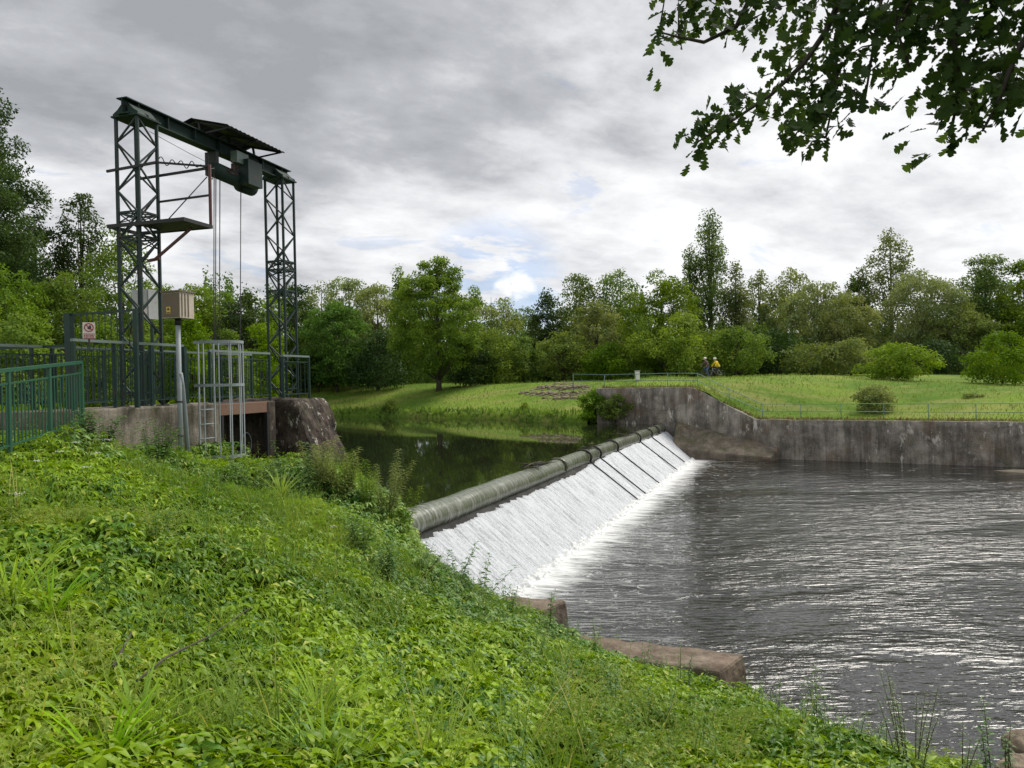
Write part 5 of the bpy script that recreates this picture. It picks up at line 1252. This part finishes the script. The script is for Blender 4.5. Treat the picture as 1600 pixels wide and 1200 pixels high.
# upright leafy stems that stand out against the water
def stems(u, v, Y, n, hpx, spread, label, lm=L_herb2, leafL=.05, name='tall_weed', wd=.4, dens=26, drop=.25, stm=None, g='tall weeds along the edge of the near bank', lean=.12):
    p = at(u, v, Y); H = hpx / FPX * Y
    t = empty(name, (p.x, p.y, p.z - drop), label, 'plant', g)
    m = MB(); parts = []
    for k in range(n):
        a = rng.random() * 6.28; r = spread * math.sqrt(rng.random()); h = (H + drop) * rng.uniform(.7, 1.02) * (1 if k else 1.0)
        dx, dy = rng.normal() * lean * h, rng.normal() * lean * h * .5; x0, y0 = r * .35 * math.cos(a), r * .35 * math.sin(a)
        if n > 3: dx += math.cos(a) * r * .8; dy += math.sin(a) * r * .8
        pts = [Vector((x0 + dx * tt ** 1.5, y0 + dy * tt ** 1.5, h * tt)) for tt in (0, .25, .5, .75, 1)]
        m.tube(pts, [.0055, .005, .004, .003, .0015], 5)
        nlf = int(dens * h / .8) + 4; tt = .18 + .82 * (np.arange(nlf) + rng.random(nlf) * .6) / nlf; az = np.arange(nlf) * 2.4 + rng.random() * 6
        ps = np.stack([x0 + dx * tt ** 1.5, y0 + dy * tt ** 1.5, h * tt], 1); ax = np.stack([np.cos(az), np.sin(az), .25 + .3 * rng.random(nlf)], 1); nr = np.stack([-np.cos(az) * .3, -np.sin(az) * .3, np.ones(nlf)], 1) + rng.normal(size=(nlf, 3)) * .2
        parts.append(leaves(T_LEAF, ps, ax, nr, 1.55 * leafL * (1.15 - .5 * tt) * (.8 + .4 * rng.random(nlf)), wd, bend=.35))
    m.build('stem', stm or M_stem, t); link('foliage', tomesh('foliage', parts), lm, t); return t
W_ = L_herb2
stems(1278, 1120, 6.7, 2, 84, .06, 'nettle with drooping leaves left of the many-stemmed weed at the water edge', leafL=.062, dens=30)
stems(1252, 1118, 6.8, 1, 60, .05, 'thin pale stem just left of the drooping nettle', L_willow, leafL=.05, dens=14)
stems(1218, 1105, 7.2, 1, 44, .03, 'short dark weed between the long stone block and the nettle', leafL=.035, dens=40)
stems(1425, 1195, 6.0, 13, 150, .24, 'clump of many thin upright brown stems with tiny leaves against the water', leafL=.030, dens=34, stm=M_rstem)
stems(1500, 1200, 5.8, 3, 70, .12, 'open leaning weed between the many-stemmed clump and the right corner', leafL=.045, dens=16, stm=M_rstem)
stems(1545, 1190, 5.9, 2, 100, .06, 'leafy upright weed at the bottom right corner of the view', leafL=.05, dens=44, stm=M_rstem)
stems(1385, 1170, 6.2, 3, 50, .12, 'low weed left of the many-stemmed clump', leafL=.045, dens=26)
stems(1335, 1150, 6.4, 3, 40, .12, 'short leafy weed right of the nettle', leafL=.045, dens=30)
stems(1575, 1165, 6.2, 3, 40, .15, 'low brownish weed above the corner boulder', leafL=.045, dens=24, stm=M_rstem)
stems(1062, 1045, 9.5, 1, 62, .03, 'single pale green stem in front of the long stone block', L_willow, leafL=.055, dens=22)
stems(1072, 1060, 9.2, 3, 40, .12, 'small leafy weed at the near edge of the long stone block', leafL=.05)
stems(930, 1000, 12.2, 2, 46, .06, 'pale weed between the two stone blocks', L_willow, leafL=.06, dens=16)
stems(862, 965, 12.8, 3, 48, .25, 'thin twig beside the short stone block with leaves at its tip', leafL=.075, dens=14, stm=M_rstem, wd=.5)
stems(745, 935, 13.8, 7, 66, .75, 'spreading leafy sapling twigs hanging over the foot of the falls', leafL=.095, dens=18, stm=M_rstem, wd=.5, lean=.3)
stems(715, 905, 14.0, 3, 60, .35, 'leafy twig leaning toward the falls at the left of the sapling', leafL=.09, dens=18, stm=M_rstem, wd=.5, lean=.3)
stems(800, 945, 13.4, 3, 40, .25, 'small leafy twig right of the spreading sapling', leafL=.08, dens=16, stm=M_rstem, wd=.5, lean=.25)
for (u, v, Y, n, h, lab) in ((498, 745, 13.6, 10, 62, 'bushy pale shoots in front of the pier buttress, below the right lattice tower'), (535, 760, 13.9, 11, 58, 'dense pale bushy shoots between the pier and the tall willow shoots'), (575, 775, 14.2, 6, 60, 'upright willow shoots beside the still pool, nearest the pier'), (605, 790, 14.4, 7, 85, 'tallest upright willow shoots beside the still pool'), (545, 740, 14.3, 5, 45, 'short willow shoots right below the pier buttress'), (628, 812, 14.5, 5, 60, 'willow shoots leaning over the near end of the weir crest'), (515, 735, 14.0, 5, 45, 'pale willow shoots at the foot of the pier buttress')):
    stems(u, v, Y, n, h, .38, lab, L_willow if 'pale' in lab or 'tallest' in lab else L_mid, leafL=.085, dens=50, wd=.24)
for (u, v, Y, n, h, lab) in ((480, 745, 13.2, 3, 55, 'tall weed against the dark pier, nearest its slot'), (438, 742, 13.4, 1, 62, 'thin reddish weed in front of the dark sluice slot'), (400, 748, 12.9, 4, 40, 'weed just right of the ladder cage foot'), (350, 752, 12.6, 5, 35, 'weed covering the foot of the ladder cage'), (245, 705, 11.9, 6, 60, 'leafy weed left of the cabinet pole foot'),
                             (120, 680, 11.2, 7, 40, 'dark leafy weed beside the green post of the ramp railing'), (160, 678, 11.4, 6, 38, 'broad-leaved dark weed at the corner of the river wall'), (235, 850, 7.6, 4, 60, 'dark upright weed in the middle left of the bank'), (600, 880, 10.5, 8, 30, 'bushy green weed on the brow above the falls'), (655, 885, 12.5, 7, 22, 'bushy weed hiding the near end of the weir'), (560, 845, 11, 6, 50, 'dense leafy weed on the brow by the pool')):
    stems(u, v, Y, n, h, .34, lab, L_herb2, leafL=.085, dens=34, wd=.42, g='tall weeds among the ground cover')
# white umbels
m = MB(); parts = []
for (u, v) in ((118, 705), (150, 722), (170, 700), (60, 735), (135, 745), (30, 790), (95, 720), (520, 835), (985, 962 + 60)):
    p = gpt(u, v); c = Vector((p.x, p.y, p.z + .12))
    for k in range(26): m.ball(c + Vector((rng.normal() * .035, rng.normal() * .035, rng.normal() * .006)), .006, (1, 1, .6), 5, 3)
o = m.build('white_umbels', M_white); tag(o, 'flat white flower heads dotted over the left of the bank', 'flowers', kind='stuff')

# ---------------------------------------------------------------- overhanging oak
oak = empty('oak_tree', (6.6, 1.2, -3.6), 'oak standing outside the right edge whose dark leafy boughs hang into the top right', 'tree')
m = MB(); T0 = Vector((6.6, 1.2, 0))
m.tube([(6.6, 1.2, -4.3), (6.55, 1.2, -2), (6.4, 1.3, 0), (6.2, 1.5, 2.5), (5.9, 1.6, 4.6), (5.8, 1.5, 6.5)], [.42, .33, .29, .26, .2, .10], 14)
br = {}
def BR(name_, pts, r0, r1=.004):
    q = [at(*p) if not isinstance(p, Vector) else p for p in pts]; n = len(q); m.tube(q, [r0 + (r1 - r0) * (i / (n - 1)) ** .7 for i in range(n)], 7); br[name_] = q
tk = Vector((6.0, 1.6, 3.9))
BR('a', [tk, Vector((4.4, 2.2, 3.6)), (1520, -330, 3.1), (1400, -160, 3.2), (1330, -40, 3.3), (1290, 50, 3.3), (1255, 100, 3.35), (1205, 148, 3.4), (1150, 185, 3.45), (1090, 222, 3.5)], .032)
BR('b', [Vector((4.4, 2.2, 3.6)), (1500, -300, 3.4), (1330, -120, 3.6), (1180, -20, 3.7), (1150, 42, 3.7), (1100, 66, 3.7), (1060, 58, 3.7), (1030, 50, 3.7)], .028)
BR('c', [Vector((4.9, 2.1, 3.7)), (1640, -220, 2.9), (1530, -60, 3.0), (1490, 60, 3.0), (1500, 130, 3.0), (1485, 215, 3.0)], .032)
BR('d', [Vector((4.9, 2.1, 3.7)), (1720, -150, 2.8), (1640, 0, 2.8), (1585, 90, 2.8), (1560, 160, 2.8), (1535, 205, 2.8)], .03)
BR('e', [at(1330, -40, 3.3), (1305, 60, 3.25), (1308, 130, 3.2), (1290, 215, 3.2)], .010)
BR('f', [at(1400, -160, 3.2), (1380, -20, 3.1), (1365, 70, 3.1), (1350, 165, 3.1)], .012)
BR('g', [at(1530, -60, 3.0), (1430, -10, 3.0), (1400, 40, 3.0), (1420, 105, 3.0)], .010)
blobs = [(1060, 14, 45, 3.7), (1040, 78, 27, 3.7), (1075, 40, 22, 3.7), (1120, 28, 46, 3.7), (1180, 20, 48, 3.6), (1100, -10, 50, 3.7), (1235, 22, 42, 3.5), (1175, 52, 14, 3.6),
         (1262, 62, 42, 3.35), (1240, 105, 40, 3.35), (1212, 150, 36, 3.4), (1172, 178, 32, 3.4), (1150, 192, 32, 3.45), (1128, 205, 38, 3.45), (1092, 226, 28, 3.5), (1150, 165, 14, 3.4),
         (1292, 150, 56, 3.25), (1255, 190, 46, 3.3), (1272, 226, 26, 3.25), (1335, 165, 42, 3.1), (1360, 110, 26, 3.1), (1320, 60, 36, 3.2), (1350, 25, 46, 3.1), (1302, 215, 32, 3.2), (1330, 100, 26, 3.1), (1290, 10, 48, 3.3), (1230, 232, 14, 3.3),
         (1450, 20, 70, 3.0), (1400, 12, 56, 3.0), (1480, 92, 62, 3.0), (1418, 100, 34, 3.0), (1535, 60, 50, 2.9), (1560, 125, 62, 2.85), (1492, 150, 50, 3.0), (1488, 200, 42, 3.0), (1480, 234, 20, 3.0), (1540, 185, 50, 2.85), (1590, 175, 36, 2.8), (1592, 95, 40, 2.8), (1565, 8, 46, 2.8), (1600, 30, 30, 2.8), (1500, 10, 50, 3.0), (1620, 120, 60, 2.8),
         (1200, -50, 70, 3.5), (1320, -60, 80, 3.3), (1450, -70, 90, 3.0), (1580, -70, 90, 2.9), (1050, -50, 50, 3.7), (1700, 60, 90, 2.7), (1780, -20, 110, 2.7), (1760, 130, 80, 2.7), (1880, 40, 120, 2.7), (1990, -40, 130, 2.7), (1950, 140, 90, 2.7), (2120, 20, 140, 2.7), (1700, -120, 120, 2.8), (1850, -140, 130, 2.8), (2050, -160, 150, 2.8), (1380, 60, 30, 3.05)]
parts = []; allb = [p for q in br.values() for p in q[2:]]
for (u, v, r, Y) in blobs:
    c = at(u, v - 16, Y); rw = .94 * r / FPX * Y
    # a twig ties each spray to the nearest bough
    nb_ = min(allb, key=lambda q: (q - c).length); m.tube([nb_, nb_.lerp(c, .5) + Vector((0, 0, .01)), c], [.0045, .003, .0015], 5)
    n = int(8 + 2600 * rw * rw / (.085 ** 2) * .085 ** 2 * 1.0)
    n = int(max(14, 13 * (rw / .075) ** 2))
    a = rng.random(n) * 6.28; rr = np.sqrt(rng.random(n)) * rw * .92
    P_ = np.array(c) + np.stack([rr * np.cos(a), rng.normal(size=n) * .16, rr * np.sin(a)], 1)
    dirs = norm(P_ - np.array(c) + rng.normal(size=(n, 3)) * .06 + np.array([-.02, 0, -.05])); P_ = P_ - dirs * .035
    nr = norm(rng.normal(size=(n, 3)) * .5 + np.array([0, -.95, .40])); parts.append(leaves(T_OAK, P_, dirs, nr, .070 + .032 * rng.random(n), 1.0, bend=.12 * rng.random(n)))
# unseen remainder of the crown above and beside the view
n = 9000; P_ = rng.normal(size=(n, 3)) * np.array([1.9, 1.6, .9]) + np.array([5.2, .9, 5.4]); k = (P_[:, 1] < .6) | (P_[:, 2] / np.maximum(P_[:, 1], .1) > .75); k &= P_[:, 2] > 3.2; P_ = P_[k]; n = len(P_)
parts.append(leaves(T_OAK, P_, rdir(n, -.3), rdir(n, .8), .09 + .04 * rng.random(n), 1.0))
o = link('crown', tomesh('crown', parts), L_oak, oak); set_world(o, Matrix())
o = m.build('trunk', M_bark, oak); set_world(o, Matrix())
